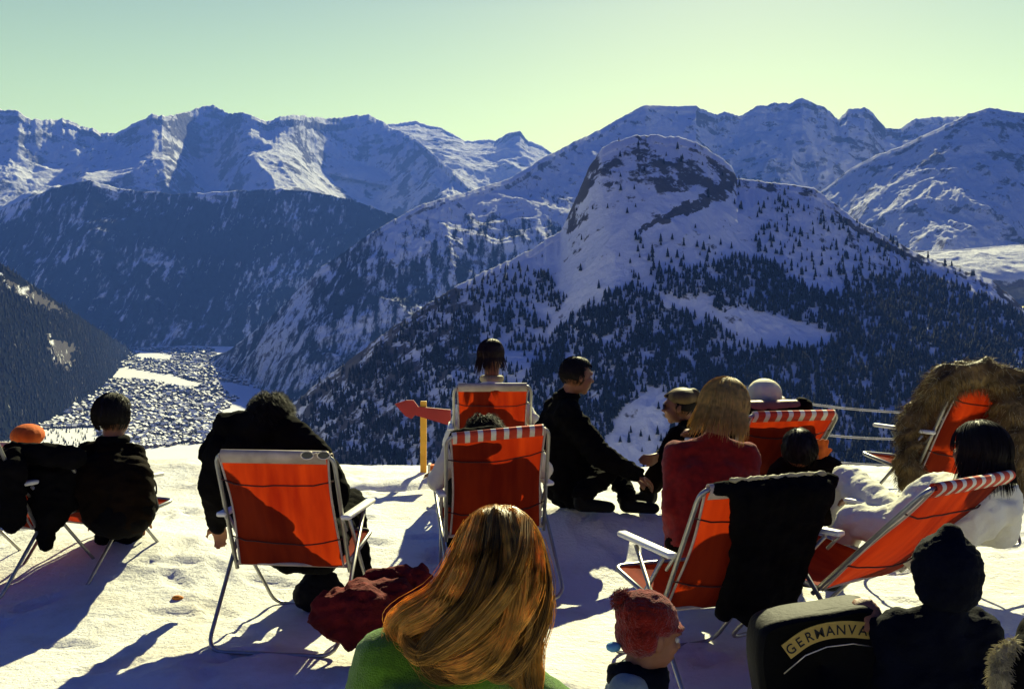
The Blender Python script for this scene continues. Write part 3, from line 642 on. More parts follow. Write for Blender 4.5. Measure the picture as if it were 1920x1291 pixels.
def hair(parent, M, mat, style='short', n=700, vol=1.0, part_x=.0, seed=0, name='hair', thick=.0016):
    """closed cap of hair with strands laid over it, cut back from the face"""
    r = np.random.default_rng(seed); c0 = np.array((0, -.014, .022)); rad = np.array((.085, .103, .098))*vol
    def face(d): return (d[:, 1] > .30) & (d[:, 2] < .35+.2*d[:, 1])
    bm = bmesh.new(); bmesh.ops.create_icosphere(bm, subdivisions=4, radius=1); dv = np.array([v.co[:] for v in bm.verts]); fc = np.array([[v.index for v in f.verts] for f in bm.faces]); bm.free()
    low = dv[:, 2] < (-.55 if style != 'long' else -.9)
    sc_ = np.where(face(dv) | low, .74, 1.0)*(1+(.06 if style == 'curly' else .025)*fbm(dv[:, 0]*5+seed, dv[:, 2]*5+dv[:, 1]*3, 4, seed))
    v = c0+dv*rad*sc_[:, None]
    d = r.normal(size=(n*3, 3)); d /= np.linalg.norm(d, axis=1, keepdims=True); d = d[(~face(d)) & (d[:, 2] > -.6)][:n]
    K = 9; P = np.zeros((len(d), K, 3)); cur = d.copy(); rr = 1.0+r.uniform(0, .05, len(d))
    L = {'short': .35, 'curly': .45, 'bob': 1.0, 'long': 1.6}[style]*r.uniform(.6, 1.1, len(d))
    fall = np.zeros((len(d), 3))
    for k in range(K):
        pos = c0+cur*rad*rr[:, None]
        if style == 'curly':
            ph = r.uniform(0, 6, len(d)) if k == 0 else ph+1.5
            pos = pos+np.stack([np.cos(ph), np.sin(ph), np.cos(ph*1.3)], -1)*.011+cur*.004*k
        pos = pos+fall; P[:, k] = pos
        flow = np.stack([np.sign(cur[:, 0]-part_x)*.25, -.45*np.ones(len(d))*(cur[:, 2] > .2), -1*np.ones(len(d))], -1)
        flow = flow-cur*np.sum(flow*cur, 1, keepdims=True); flow /= np.linalg.norm(flow, axis=1, keepdims=True)+1e-9
        stop = cur[:, 2] < (-.15 if style in ('bob', 'long') else -.5)
        step = (L/(K-1))[:, None]
        nxt = cur+flow*step; nxt /= np.linalg.norm(nxt, axis=1, keepdims=True)
        if style in ('bob', 'long'):
            fall = fall+np.where(stop[:, None], np.array((0, 0, -1.))*step*.10+cur*np.array((1, 1, 0))*step*(.03 if style == 'bob' else .0), 0); cur = np.where(stop[:, None], cur, nxt)
        else: cur = nxt
    sv, sf = strands_mesh(P, thick*1.0)
    tri = np.hstack([sf[:, :3]]), sf[:, [0, 2, 3]]
    allv = np.vstack([v, sv]); allf = np.vstack([fc, tri[0]+len(v), tri[1]+len(v)])
    allv = np.c_[allv, np.ones(len(allv))] @ np.array(M).T[:, :3]-np.array(parent.location)
    return link(name, np_mesh(name, allv, allf), mat, parent)
def set_tone(o, n_str, k, sides, tone):
    a = o.data.attributes.new('tone', 'FLOAT', 'POINT'); a.data.foreach_set('value', np.repeat(np.asarray(tone, np.float32), k*sides))
def fur_on(obj, mat, n, length, r0, name='fur', down=.5, seed=0, clump=.4):
    me = obj.data; r = np.random.default_rng(seed); nv = len(me.vertices)
    co = np.empty(nv*3); me.vertices.foreach_get('co', co); co = co.reshape(-1, 3); no = np.empty(nv*3); me.vertices.foreach_get('normal', no); no = no.reshape(-1, 3)
    i = r.integers(0, nv, n); p = co[i]+r.normal(size=(n, 3))*.003; d = no[i]+r.normal(size=(n, 3))*clump; d[:, 2] -= down; d /= np.linalg.norm(d, axis=1, keepdims=True)
    L = length*r.uniform(.5, 1.2, n); K = 4; P = np.stack([p+d*(L*k/(K-1))[:, None]+np.array((0, 0, -1.))*(L*(k/(K-1))**2*.35)[:, None] for k in range(K)], 1)
    v, f = strands_mesh(P, r0, .15); return link(name, np_mesh(name, v, f), mat, obj.parent)

PEOPLE = []
def make_person(label, J, jacket='black', trousers='black', head=None, hair_kw=None, skin='skin', s=1.0, voxel=.011, puff=0, hands=True, gloves=None, wr=.012, curl=.6, collar=None, base=None, seed=0, shoes='leather', legs=True, bare_arms=False, eyes=False):
    hp = J['hip']; loc = base or V(hp.x, hp.y, gz(hp.x, hp.y)+.02)
    e = empty('person', loc, 0, label, 'person'); lat = (J['shR']-J['shL']).normalized(); k = s
    HM = head_matrix(J['head'], *(head or (0, 0, 0)), s=s)
    b = [('c', J['hip'], J['chest'], .09*k, .095*k), ('c', J['shL'], J['shR'], .05*k, .05*k), ('c', J['chest'], J['neck'], .09*k, .055*k), ('c', J['neck'], J['head'], .054*k, .05*k)]
    j = [('c', J['hip']-lat*.06*k, J['chest']-lat*.075*k, (.125+puff)*k, (.13+puff)*k), ('c', J['hip']+lat*.06*k, J['chest']+lat*.075*k, (.125+puff)*k, (.13+puff)*k),
         ('c', J['shL']-V(0, 0, .04*k), J['shR']-V(0, 0, .04*k), (.068+puff)*k, (.068+puff)*k), ('c', J['chest'], J['neck'], (.12+puff)*k, (.062+puff*.3)*k)]+[('c', J['neck']-V(0, 0, .035*k), J['sh'+q]-V(0, 0, .01*k), .055*k, (.058+puff)*k) for q in 'LR']
    t_ = []; sh = []
    for S_ in 'LR':
        sg = -1 if S_ == 'L' else 1
        b += [('c', J['sh'+S_], J['el'+S_], .045*k, .037*k), ('c', J['el'+S_], J['wr'+S_], .036*k, .026*k)]
        if hands:
            d = J['wr'+S_]-J['el'+S_]; b += hand_shapes(J['wr'+S_], d, J.get('palm'+S_, V(0, .1, -1)), curl, k, sg)
        if not bare_arms: j += [('c', J['sh'+S_], J['el'+S_], (.062+puff)*k, (.052+puff)*k), ('c', J['el'+S_], J['wr'+S_], (.052+puff)*k, (.038+puff*.6)*k)]
        if legs:
            hpj = J['hip']+lat*sg*.09*k
            b += [('c', hpj, J['kn'+S_], .085*k, .055*k), ('c', J['kn'+S_], J['an'+S_], .052*k, .036*k)]
            t_ += [('c', hpj, J['kn'+S_], .105*k, .072*k), ('c', J['kn'+S_], J['an'+S_], .07*k, .055*k)]
            fd = J.get('foot', V(0, 1, 0)).normalized(); a = J['an'+S_]
            sh.append([('c', a+V(0, 0, -.02), a+V(0, 0, -.06)*k, .048*k, .05*k), ('c', a+V(0, 0, -.065*k), a+fd*.17*k+V(0, 0, -.075*k), .045*k, .035*k)])
    b += head_shapes(HM)
    blob('body', b, M_[skin], e, voxel, 2)
    blob('jacket', j, M_[jacket], e, voxel*1.15, 5, wr, 13, seed)
    if legs:
        t_ += [('e', J['hip']-V(0, 0, .03), (.16*k, .14*k, .12*k))]
        blob('trousers', t_, M_[trousers], e, voxel*1.2, 5, wr, 12, seed+3)
        for q in sh: blob('shoe', q, M_[shoes], e, .012, 2)
    if hair_kw: hair(e, HM, M_[hair_kw.pop('mat')], seed=seed+1, **hair_kw)
    if collar:
        N = J['neck']; blob('collar', [('c', N+V(math.cos(a)*.065, math.sin(a)*.06, .01)*k, N+V(math.cos(a+.6)*.065, math.sin(a+.6)*.06, .01)*k, .026*k, .026*k) for a in np.arange(0, 6.3, .6)], M_[collar], e, .009, 3)
    if eyes:
        for sx in (-1, 1):
            bm = bmesh.new(); bmesh.ops.create_uvsphere(bm, u_segments=10, v_segments=8, radius=.0105*k, matrix=Matrix.Translation(HM @ V(sx*.030, .077, .006)-Vector(loc)))
            mm = bpy.data.meshes.new('eye'); bm.to_mesh(mm); bm.free(); ey = link('eye', mm, M_['eye'], e)
            bm = bmesh.new(); bmesh.ops.create_uvsphere(bm, u_segments=8, v_segments=6, radius=.006*k, matrix=Matrix.Translation(HM @ V(sx*.030, .083, .006)-Vector(loc)))
            mm = bpy.data.meshes.new('iris'); bm.to_mesh(mm); bm.free(); link('iris', mm, M_['lens'], ey)
    PEOPLE.append(e); return e, HM

# ------------------------------------------------------------------ folding chairs
def chair(label, x, y, phi, rec=28, dz=0, L=.60, fold='stripes', roll=0, hw=.265, scale=1.0):
    """phi: degrees the chair is turned to the left of straight away from the camera; rec: recline"""
    z = gz(x, y)+dz
    e = empty('folding_chair', (x, y, z), math.radians(phi), label, 'folding chair', 'orange folding chairs on the snow terrace')
    e.rotation_euler = (0, math.radians(roll), math.radians(phi)); e.scale = (scale,)*3
    a = math.radians(rec); u = V(0, -math.sin(a), math.cos(a)); nb = V(0, -math.cos(a), -math.sin(a)); P0 = V(0, 0, .33); Wd = hw; T = P0+u*L
    ex = V(1, 0, 0)
    MB().tube(fillet([P0-ex*Wd-u*.03, T-ex*Wd, T+ex*Wd, P0+ex*Wd-u*.03], .06), .0098, 10).obj('back_frame', M_['alu'], e)
    MB().tube([P0-ex*Wd, P0+ex*Wd], .0095, 8).obj('crossbar', M_['piping'], e)
    nr, nc = 26, 22; vs_ = []
    rr = np.random.default_rng(int(abs(x)*1000))
    ph = rr.uniform(0, 6, 3)
    for i in range(nr):
        s_ = i/(nr-1)
        for j in range(nc):
            c_ = -1+2*j/(nc-1); hw = (Wd-.022)*(1-.05*math.sin(PI*s_))
            sag = .035*math.sin(PI*min(1, s_*1.02))*(1-c_*c_)**.8+.0022*math.sin(c_*9+ph[0]+s_*1.5)*(1-abs(c_))+.006*math.sin(c_*4+s_*7+ph[1])+.0035*math.exp(-((c_-.45+s_*.3)*6)**2)+.004*math.exp(-((c_+.4-s_*.25)*7)**2)
            vs_.append(P0+u*(L*s_+.0)+ex*(c_*hw)+nb*(sag+.004))
    MB().add(vs_, [tuple(q) for q in grid_faces(nr, nc)]).obj('back_canvas', M_['canvas'], e)
    for sx in (0, nc-1): MB().tube([vs_[i*nc+sx] for i in range(nr)], .0055, 6).obj('piping', M_['piping'], e)
    # hem rolled over the top bar
    h = MB(); n_ = 10; q = []
    for j in range(2):
        for k in range(n_):
            an = -PI*.15+PI*1.35*k/(n_-1)
            q.append(T+ex*((-1 if j == 0 else 1)*(Wd-.03))+(nb*math.cos(an)+u*math.sin(an))*.0155-(u*.03 if k == 0 else V(0, 0, 0)))
    hm_ = h.add(q, [(k, k+1, n_+k+1, n_+k) for k in range(n_-1)]).obj('hem', M_[fold], e); so = hm_.modifiers.new('s', 'SOLIDIFY'); so.thickness = .003
    for s_ in (.26, .78):
        i = int(s_*(nr-1)); MB().tube([P0+u*L*s_-ex*Wd]+[vs_[i*nc+j]+nb*.008 for j in range(2, nc-2, 2)]+[P0+u*L*s_+ex*Wd], .0035, 6).obj('cord', M_['cord'], e)
    S1_ = V(0, .44, .40)
    MB().tube(fillet([P0-ex*(Wd-.012), S1_-ex*(Wd-.012), S1_+ex*(Wd-.012), P0+ex*(Wd-.012)], .05), .0105, 8).obj('seat_frame', M_['alu'], e)
    vs2 = [P0*(1-i/11)+S1_*(i/11)+ex*((-1+2*j/9)*(Wd-.025))+V(0, 0, -.045*math.sin(PI*i/11)*(1-(-1+2*j/9)**2)) for i in range(12) for j in range(10)]
    MB().add(vs2, [tuple(q) for q in grid_faces(12, 10)]).obj('seat_canvas', M_['canvas'], e)
    lw = Wd+.022
    MB().tube(fillet([V(-lw, .17, .55), V(-lw, -.27, .012), V(lw, -.27, .012), V(lw, .17, .55)], .08), .0092, 10).obj('leg', M_['alu'], e)
    lw2 = Wd-.035+.022
    MB().tube(fillet([V(-lw2-.03, -.05, .55), V(-lw2, .47, .012), V(lw2, .47, .012), V(lw2+.03, -.05, .55)], .08), .0088, 10).obj('leg', M_['alu'], e)
    for sx in (-1, 1):
        ar = MB().box((sx*(Wd+.02), .09, .572), (.046, .44, .022)).obj('armrest', M_['plastic'], e, bevel=.009)
        MB().tube([V(sx*(Wd+.004), -.05-.0, .50), V(sx*(Wd+.004), -.12, .57)], .007, 6).obj('bracket', M_['alu'], ar)
    M = Matrix.LocRotScale(e.location, e.rotation_euler, e.scale)
    return e, M, (P0, u, nb, T, Wd)
def sit(M, g, up=.0, lean=0, head_up=0, knee=.12, turn=0, slump=.0):
    P0, u, nb, T, Wd = g
    f = -nb; tr = (u*math.cos(lean)+f*math.sin(lean)).normalized(); hip = P0+f*.13+V(0, .05, .03+up)
    ex = V(1, 0, 0)
    J = {'hip': hip, 'chest': hip+tr*.33, 'neck': hip+tr*.52, 'head': hip+tr*(.52)+V(0, .02, .0)+(tr*.5+V(0, 0, .5)).normalized()*.13+V(0, 0, head_up)}
    for S_, sg in (('L', -1), ('R', 1)):
        J['sh'+S_] = hip+tr*.45+ex*sg*.19; J['el'+S_] = V(sg*.29, .02, .62); J['wr'+S_] = V(sg*.27, .24, .62)
        J['kn'+S_] = V(sg*knee, .52, .52); J['an'+S_] = V(sg*knee, .72, .10)
    J = {k: M @ v for k, v in J.items()}; J['foot'] = (M.to_3x3() @ V(0, 1, 0))
    return J

def wpos(px, Y): return (px-CX)/F*Y
# ---- chair A : big one at left centre
cA, mA, gA = chair('orange folding chair left of centre with wire sunglasses hooked on its top edge', wpos(548, 4.52), 4.52, -7, 24, fold='piping', L=.58)
J = sit(mA, gA, up=-.02)
J['head'] = at(508, 790, 4.88); J['neck'] = at(505, 845, 4.86); J['chest'] = at(505, 930, 4.82)
J['shL'] = at(418, 842, 4.84); J['shR'] = at(582, 848, 4.84); J['elL'] = at(402, 905, 4.86); J['elR'] = at(628, 920, 4.86); J['wrL'] = at(410, 980, 5.05); J['wrR'] = at(630, 975, 5.05)
p, HM = make_person('man with curly dark hair hunched in a bulky black coat in the left centre chair', J, 'black', 'black', (8, -5, 0), dict(mat='hair_dark', style='curly', vol=1.02, n=1400), puff=.024, voxel=.012, seed=3, wr=.02)
blob('coat', [('c', at(385, 852, 4.86), at(425, 798, 4.86), .035, .06), ('c', at(425, 798, 4.86), at(500, 800, 4.8), .07, .08), ('c', at(540, 805, 4.8), at(612, 850, 4.8), .07, .035), ('c', at(395, 850, 4.86), at(402, 940, 4.9), .05, .04), ('c', at(440, 835, 4.80), at(600, 850, 4.80), .06, .04)], M_['black'], p, .013, 4, .02, 13, 4)
# sunglasses on the chair top edge
gl = empty('sunglasses', at(590, 853, 4.235), 0, 'pale wire rimmed sunglasses hooked on the top edge of the left centre chair', 'sunglasses')
for dx in (-.032, .038):
    MB().tube([V(dx+.027*math.cos(a), 0, .017*math.sin(a)) for a in np.linspace(0, 2*PI, 15)], .0028, 6).obj('rim', M_['glasses'], gl)
    MB().tube([V(dx+.026*math.cos(a), -.001, .016*math.sin(a)) for a in np.linspace(0, 2*PI, 15)], .001, 4).add([V(dx+.025*math.cos(a), .001, .015*math.sin(a)) for a in np.linspace(0, 2*PI, 15)[:-1]], [tuple(range(14))]).obj('lens', M_['lens'], gl)
MB().tube([(-.006, 0, .006), (.003, 0, .01), (.012, 0, .006)], .0025, 6).obj('bridge', M_['glasses'], gl)
for dx, sg in ((-.058, -1), (.064, 1)): MB().tube([(dx, 0, .006), (dx+sg*.004, .05, .0), (dx, .09, -.02)], .0022, 6).obj('temple', M_['glasses'], gl)
# dark bag under chair A
bg_ = empty('bag', (wpos(597, 4.9), 4.9, gz(-.95, 4.9)), 0, 'round dark bag standing on the snow under the left centre chair', 'bag')
bc = Vector(bg_.location)
blob('bag_body', [('c', bc+V(-.04, 0, .09), bc+V(.05, 0, .09), .085, .085), ('c', bc+V(-.03, 0, .14), bc+V(.04, 0, .15), .06, .06)], M_['leather'], bg_, .01, 3, .012, 20, 2)
MB().tube([(-.06, 0, .19), (-.03, 0, .25), (.04, 0, .25), (.07, 0, .19)], .007, 6).obj('strap', M_['leather'], bg_)
# red jacket lying in the snow
rj = empty('jacket', (wpos(690, 4.25), 4.25, gz(-.6, 4.25)), 0, 'crumpled dark red jacket lying on the snow beside the left centre chair', 'jacket')
G = lambda px, py, Y: at(px, py, Y)
blob('jacket_body', [('c', G(628, 1150, 4.2), G(680, 1150, 4.2), .10, .12), ('c', G(670, 1130, 4.25), G(745, 1120, 4.35), .09, .075), ('c', G(650, 1180, 4.15), G(740, 1180, 4.2), .07, .07), ('e', G(640, 1135, 4.2), (.085, .08, .075)), ('c', G(700, 1090, 4.4), G(760, 1085, 4.45), .045, .05)], M_['dark_red'], rj, .012, 3, .045, 12, 8)
blob('sleeve', [('c', G(740, 1105, 4.4), G(790, 1078, 4.5), .06, .045), ('c', G(790, 1078, 4.5), G(780, 1130, 4.4), .045, .06)], M_['dark_red'], rj, .012, 3, .03, 14, 9)

# ---- chairs B (near) and C (far) at the centre
cC, mC, gC = chair('orange canvas folding chair at the terrace edge with a long dark haired woman in it', wpos(922, 7.0), 7.0, 3, 20, L=.58, dz=.0, fold='piping')
J = sit(mC, gC); J['head'] = at(922, 668, 7.1); J['neck'] = at(922, 712, 7.12); J['shL'] = at(880, 745, 7.15); J['shR'] = at(966, 745, 7.15); J['elL'] = at(842, 830, 7.1); J['wrL'] = at(850, 850, 7.35)
p, HM = make_person('woman with smooth dark brown hair over a white collar, in the far centre chair', J, 'white_cloth', 'white_cloth', (-28, 4, 0), dict(mat='hair_brown', style='bob', vol=1.06, n=1100), collar='fur_pale', seed=6, wr=.01)
cB, mB, gB = chair('orange folding chair in the centre, striped top edge under a black coat', wpos(937, 5.3), 5.3, 12, 26, roll=-4, L=.62)
J = sit(mB, gB, up=-.03); J['head'] = at(909, 822, 5.36); J['neck'] = at(912, 862, 5.42)
p, HM = make_person('person with curly dark hair sunk low in the near centre chair', J, 'white_cloth', 'black', (5, 8, 0), dict(mat='hair_dark', style='curly', vol=.96, n=800), seed=9)
ct = empty('coat', at(885, 840, 5.05), 0, 'black coat hung over the left corner of the near centre chair', 'coat')
blob('coat_body', [('c', at(856, 838, 5.06), at(935, 822, 5.1), .038, .028), ('c', at(858, 820, 5.12), at(925, 812, 5.14), .045, .04), ('c', at(852, 838, 5.1), at(852, 865, 5.1), .03, .012)], M_['black'], ct, .009, 3, .01, 16, 3)

# ---- man sitting on the snow
J = dict(hip=at(1068, 905, 6.25), chest=at(1052, 810, 6.28), neck=at(1062, 745, 6.26), head=at(1083, 705, 6.22),
         shL=at(1040, 770, 6.42), shR=at(1066, 775, 6.10), elL=at(1110, 850, 6.5), elR=at(1120, 850, 5.98), wrL=at(1175, 885, 6.4), wrR=at(1192, 888, 6.05),
         knL=at(1150, 880, 6.45), knR=at(1135, 890, 6.1), anL=at(1175, 928, 6.2), anR=at(1090, 925, 5.95), foot=V(1, -.2, 0))
make_person('dark haired man in black sitting on the snow in profile facing right', J, 'black', 'black', (-72, -8, 0), dict(mat='hair_dark', style='short', vol=1.02, n=900), seed=12, voxel=.009, puff=.022, eyes=True, wr=.026, collar='black')

# ---- woman in red with her chair (D) carrying a black jacket
cD, mD, gD = chair('orange folding chair under a big black jacket, right of centre, leaning right', wpos(1350, 3.98), 3.98, 20, 30, dz=.0, fold='piping')
J = sit(mD, gD)
J.update(hip=at(1325, 1020, 4.62), chest=at(1325, 900, 4.66), neck=at(1340, 822, 4.66), head=at(1358, 768, 4.64), shL=at(1268, 850, 4.66), shR=at(1400, 852, 4.66),
         elL=at(1262, 950, 4.6), elR=at(1405, 940, 4.75), wrL=at(1262, 1035, 4.75), wrR=at(1340, 1000, 4.95), knL=at(1300, 1010, 5.05), knR=at(1380, 1010, 5.05), anL=at(1290, 1085, 5.15), anR=at(1370, 1085, 5.15))
p, HM = make_person('woman with thick blond bobbed hair and a red sweater sitting up, seen from behind', J, 'red', 'dark_brown', (-38, -14, 6), dict(mat='hair_blond', style='bob', vol=1.30, n=2400, thick=.0018), seed=15, wr=.014)
P0, u, nb, T, Wd = gD
def dl(M, g, a, s, o):        # chair-local: across, along the back, out behind it
    P0, u, nb, T, Wd = g; return M @ (P0+V(a, 0, 0)+u*s+nb*o)
jk = empty('jacket', dl(mD, gD, .1, 0, 0), 0, 'long black jacket draped over the chair right of centre', 'jacket')
sh_ = [('c', dl(mD, gD, -.20, .605, .01), dl(mD, gD, .285, .60, .01), .026, .036)]
for a in np.linspace(-.03, .26, 7): sh_.append(('c', dl(mD, gD, a-.02, .60, .045), dl(mD, gD, a+.02, .03-.06*abs(math.sin(a*9)), .05), .032, .036))
sh_ += [('c', dl(mD, gD, -.12, .58, .04), dl(mD, gD, -.04, .30, .045), .028, .03), ('c', dl(mD, gD, .27, .58, .03), dl(mD, gD, .24, .0, .03), .035, .035), ('c', dl(mD, gD, .12, .1, .07), dl(mD, gD, .16, -.08, .06), .05, .035), ('c', dl(mD, gD, .05, .05, .05), dl(mD, gD, .12, -.05, .05), .05, .03)]
blob('jacket_body', sh_, M_['black'], jk, .010, 3, .022, 12, 20)
tr_ = blob('lapel', [('c', dl(mD, gD, -.15, .632, .0), dl(mD, gD, .26, .632, -.005), .009, .011)], M_['fur_pale'], jk, .006, 2, .01, 40, 2)

# ---- people behind chair D
cE, mE, gE = chair('orange folding chair with a striped top behind the woman in red, by the wire fence', wpos(1420, 5.6), 5.6, 14, 42, dz=.16)
J = sit(mE, gE); J['head'] = at(1430, 750, 5.66); J['neck'] = at(1432, 800, 5.7); J['elR'] = at(1490, 790, 5.85); J['wrR'] = at(1470, 760, 6.0)
p, HM = make_person('person in a round pale yellow hat reclining behind the woman in red', J, 'dark_brown', 'dark_brown', (5, 20, 0), dict(mat='hair_blond', style='short', vol=.98, n=300), seed=18)
blob('hat', [('e', HM @ V(0, -.015, .05), (.098, .11, .085)), ('e', HM @ V(0, -.01, .02), (.104, .118, .03))], M_['hat_pale'], p, .008, 3)
J = dict(hip=at(1290, 900, 6.6), chest=at(1300, 840, 6.65), neck=at(1290, 790, 6.66), head=at(1272, 762, 6.62), shL=at(1270, 815, 6.4), shR=at(1320, 815, 6.8), elL=at(1248, 850, 6.35), elR=at(1330, 850, 6.8), wrL=at(1236, 855, 6.3), wrR=at(1290, 870, 6.6),
         knL=at(1240, 870, 6.5), knR=at(1250, 880, 6.8), anL=at(1215, 915, 6.5), anR=at(1220, 915, 6.8), foot=V(-1, 0, 0), palmL=V(-1, 0, .2))
p, HM = make_person('person in tan cap and dark glasses facing left beside the woman in red', J, 'dark_brown', 'dark_brown', (78, -4, 0), dict(mat='hair_dark', style='short', vol=1.0, n=500), seed=21, voxel=.009)
blob('cap', [('e', HM @ V(0, -.03, .065), (.10, .125, .062)), ('c', HM @ V(0, .08, .075), HM @ V(0, .03, .085), .014, .02), ('c', HM @ V(0, -.1, .07), HM @ V(0, -.16, .02), .05, .03)], M_['fur'], p, .008, 3)
MB().add([HM @ V(*q)-Vector(p.location) for q in ((-.055, .088, .028), (.055, .088, .028), (.058, .092, -.012), (-.058, .092, -.012), (-.055, .098, .028), (.055, .098, .028), (.058, .102, -.012), (-.058, .102, -.012))], [(0, 1, 2, 3), (7, 6, 5, 4), (0, 4, 5, 1), (1, 5, 6, 2), (2, 6, 7, 3), (3, 7, 4, 0)]).obj('glasses', M_['lens'], p, False)
J = dict(hip=at(1530, 930, 5.0), chest=at(1515, 900, 5.0), neck=at(1505, 868, 4.95), head=at(1497, 846, 4.92), shL=at(1460, 895, 4.95), shR=at(1550, 895, 4.95), elL=at(1455, 935, 5.1), elR=at(1558, 890, 5.05), wrL=at(1470, 940, 5.3), wrR=at(1538, 862, 5.0),
         knL=at(1480, 900, 5.5), knR=at(1550, 900, 5.5), anL=at(1480, 950, 5.8), anR=at(1550, 950, 5.8), palmR=V(-1, 0, 0))
p, HM = make_person('dark haired person low behind the black jacket chair, raising an orange gloved hand', J, 'dark_brown', 'dark_brown', (0, 15, 0), dict(mat='hair_dark', style='short', vol=1.0, n=600), seed=24, base=V(wpos(1530, 5), 5, gz(1.5, 5)))
gp = at(1536, 856, 4.98)
blob('glove', [('c', gp, gp+V(-.005, 0, .03), .03, .034)]+[('c', gp+V(dx, 0, .03), gp+V(dx*1.5, -.01, .085-.2*abs(dx)), .013, .010) for dx in (-.024, -.008, .009, .025)]+[('c', gp+V(.02, 0, 0), gp+V(.055, 0, .035), .014, .011), ('c', gp, gp-V(0, 0, .09), .03, .036)], M_['orange'], p, .006, 2)

# ---- chair F at right with the person in white
cF, mF, gF = chair('wide orange reclining chair at the right with a black and white striped top edge', wpos(1618, 4.1), 4.1, 36, 46, dz=.06, L=.66, hw=.30, fold='stripes')
J = sit(mF, gF)
J.update(head=at(1834, 850, 4.02), neck=at(1828, 905, 4.08), knL=at(1588, 898, 4.75), knR=at(1600, 975, 4.45), anL=at(1572, 1000, 5.0), anR=at(1560, 1065, 4.75), hip=at(1725, 1000, 4.2), chest=at(1790, 950, 4.12),
         elL=at(1690, 955, 4.45), wrL=at(1625, 940, 4.6), shL=at(1770, 915, 4.35), shR=at(1880, 930, 4.05), elR=at(1880, 1000, 4.2), wrR=at(1780, 985, 4.4))
J['foot'] = V(-.8, .6, 0)
p, HM = make_person('dark haired person in white winter clothes reclining in the wide chair at the right', J, 'white_cloth', 'white_cloth', (30, 8, 0), dict(mat='hair_dark', style='bob', vol=1.16, n=1800), seed=27, puff=.01, wr=.02, s=1.0)
# ---- chair G under the fur coat
cG, mG, gG = chair('orange folding chair under the fur coat at the far right', wpos(1772, 5.55), 5.55, 22, 24, dz=.20, L=.62, roll=7)
fc_ = empty('fur_coat', at(1850, 800, 5.4), 0, 'shaggy tan fur coat thrown over the chair at the far right', 'fur coat')
arch = [(1712, 905), (1706, 850), (1712, 800), (1738, 755), (1772, 715), (1815, 695), (1862, 702), (1900, 722), (1945, 740), (1975, 800), (1985, 900)]
sh_ = [('c', at(a[0], a[1], 5.5 if a[1] > 740 and a[0] < 1800 else 5.28), at(b[0], b[1], 5.5 if b[1] > 740 and b[0] < 1800 else 5.28), .062, .066) for a, b in zip(arch[:-1], arch[1:])]
sh_ += [('c', at(1905, 745, 5.3), at(1915, 900, 5.3), .11, .12), ('c', at(1935, 765, 5.5), at(1950, 900, 5.5), .10, .12), ('c', at(1735, 800, 5.75), at(1730, 870, 5.75), .06, .05), ('c', at(1760, 740, 5.7), at(1850, 730, 5.7), .07, .08)]
fo = blob('pelt', sh_, M_['fur'], fc_, .016, 2, .07, 8, 30)
fur_on(fo, M_['fur'], 14000, .045, .0013, 'fur', .8, 3, .55); fur_on(fo, M_['fur_pale'], 5000, .040, .0011, 'fur', .6, 5, .6)  # second pass: paler strands colour in the coat's sunlit rim
# white ski or pole foot of chair G's neighbour
# ---- far left: man in dark jacket with his chair, black coat, handbag
cH, mH, gH = chair('orange folding chair at the left, turned right, half hidden by a black coat', wpos(160, 5.45), 5.45, -24, 40, dz=-.14, fold='piping', hw=.23)
J = sit(mH, gH)
J.update(knL=at(205, 985, 5.75), knR=at(245, 985, 5.75), anL=at(195, 1048, 5.6), anR=at(240, 1050, 5.6), head=at(213, 782, 5.3), neck=at(212, 828, 5.3), chest=at(212, 900, 5.2), hip=at(222, 955, 5.22), shL=at(166, 850, 5.3), shR=at(250, 852, 5.3), elL=at(165, 930, 5.3), elR=at(264, 925, 5.3), wrL=at(185, 975, 5.6), wrR=at(262, 975, 5.65))
p, HM = make_person('man with thick dark hair and a dark brown jacket sitting at the left', J, 'dark_brown', 'black', (-15, 0, 0), dict(mat='hair_dark', style='short', vol=1.1, n=1400), seed=33, wr=.022, puff=.002, collar='black')
ch_ = empty('coat', at(95, 900, 5.1), 0, 'black coat hanging down over the left side of the man\'s chair at the left', 'coat')
blob('coat_body', [('c', at(22, 848, 5.0), at(140, 856, 5.02), .05, .055), ('c', at(75, 880, 5.15), at(150, 870, 5.2), .07, .07), ('c', at(80, 890, 5.1), at(95, 960, 5.1), .09, .09), ('c', at(120, 890, 5.15), at(128, 940, 5.15), .08, .06), ('c', at(90, 960, 5.1), at(84, 1022, 5.05), .07, .03), ('c', at(150, 880, 5.15), at(165, 910, 5.15), .05, .04)], M_['black'], ch_, .012, 3, .03, 12, 40)
hb = empty('handbag', at(283, 935, 5.3), 0, 'black leather handbag with a brass clasp hanging at the seated man\'s right side', 'handbag')
blob('bag_body', [('c', at(280, 920, 5.3), at(286, 950, 5.3), .03, .035)], M_['leather'], hb, .008, 2)
MB().tube([V(-.02, 0, -.06)]+[V(.03*math.cos(a)-.0, 0, .05+.06*math.sin(a)) for a in np.linspace(2.6, -.4, 8)], .005, 6).obj('strap', M_['leather'], hb)
MB().box((-.03, -.035, 0), (.016, .01, .02)).obj('clasp', M_['glasses'], hb, bevel=.003)
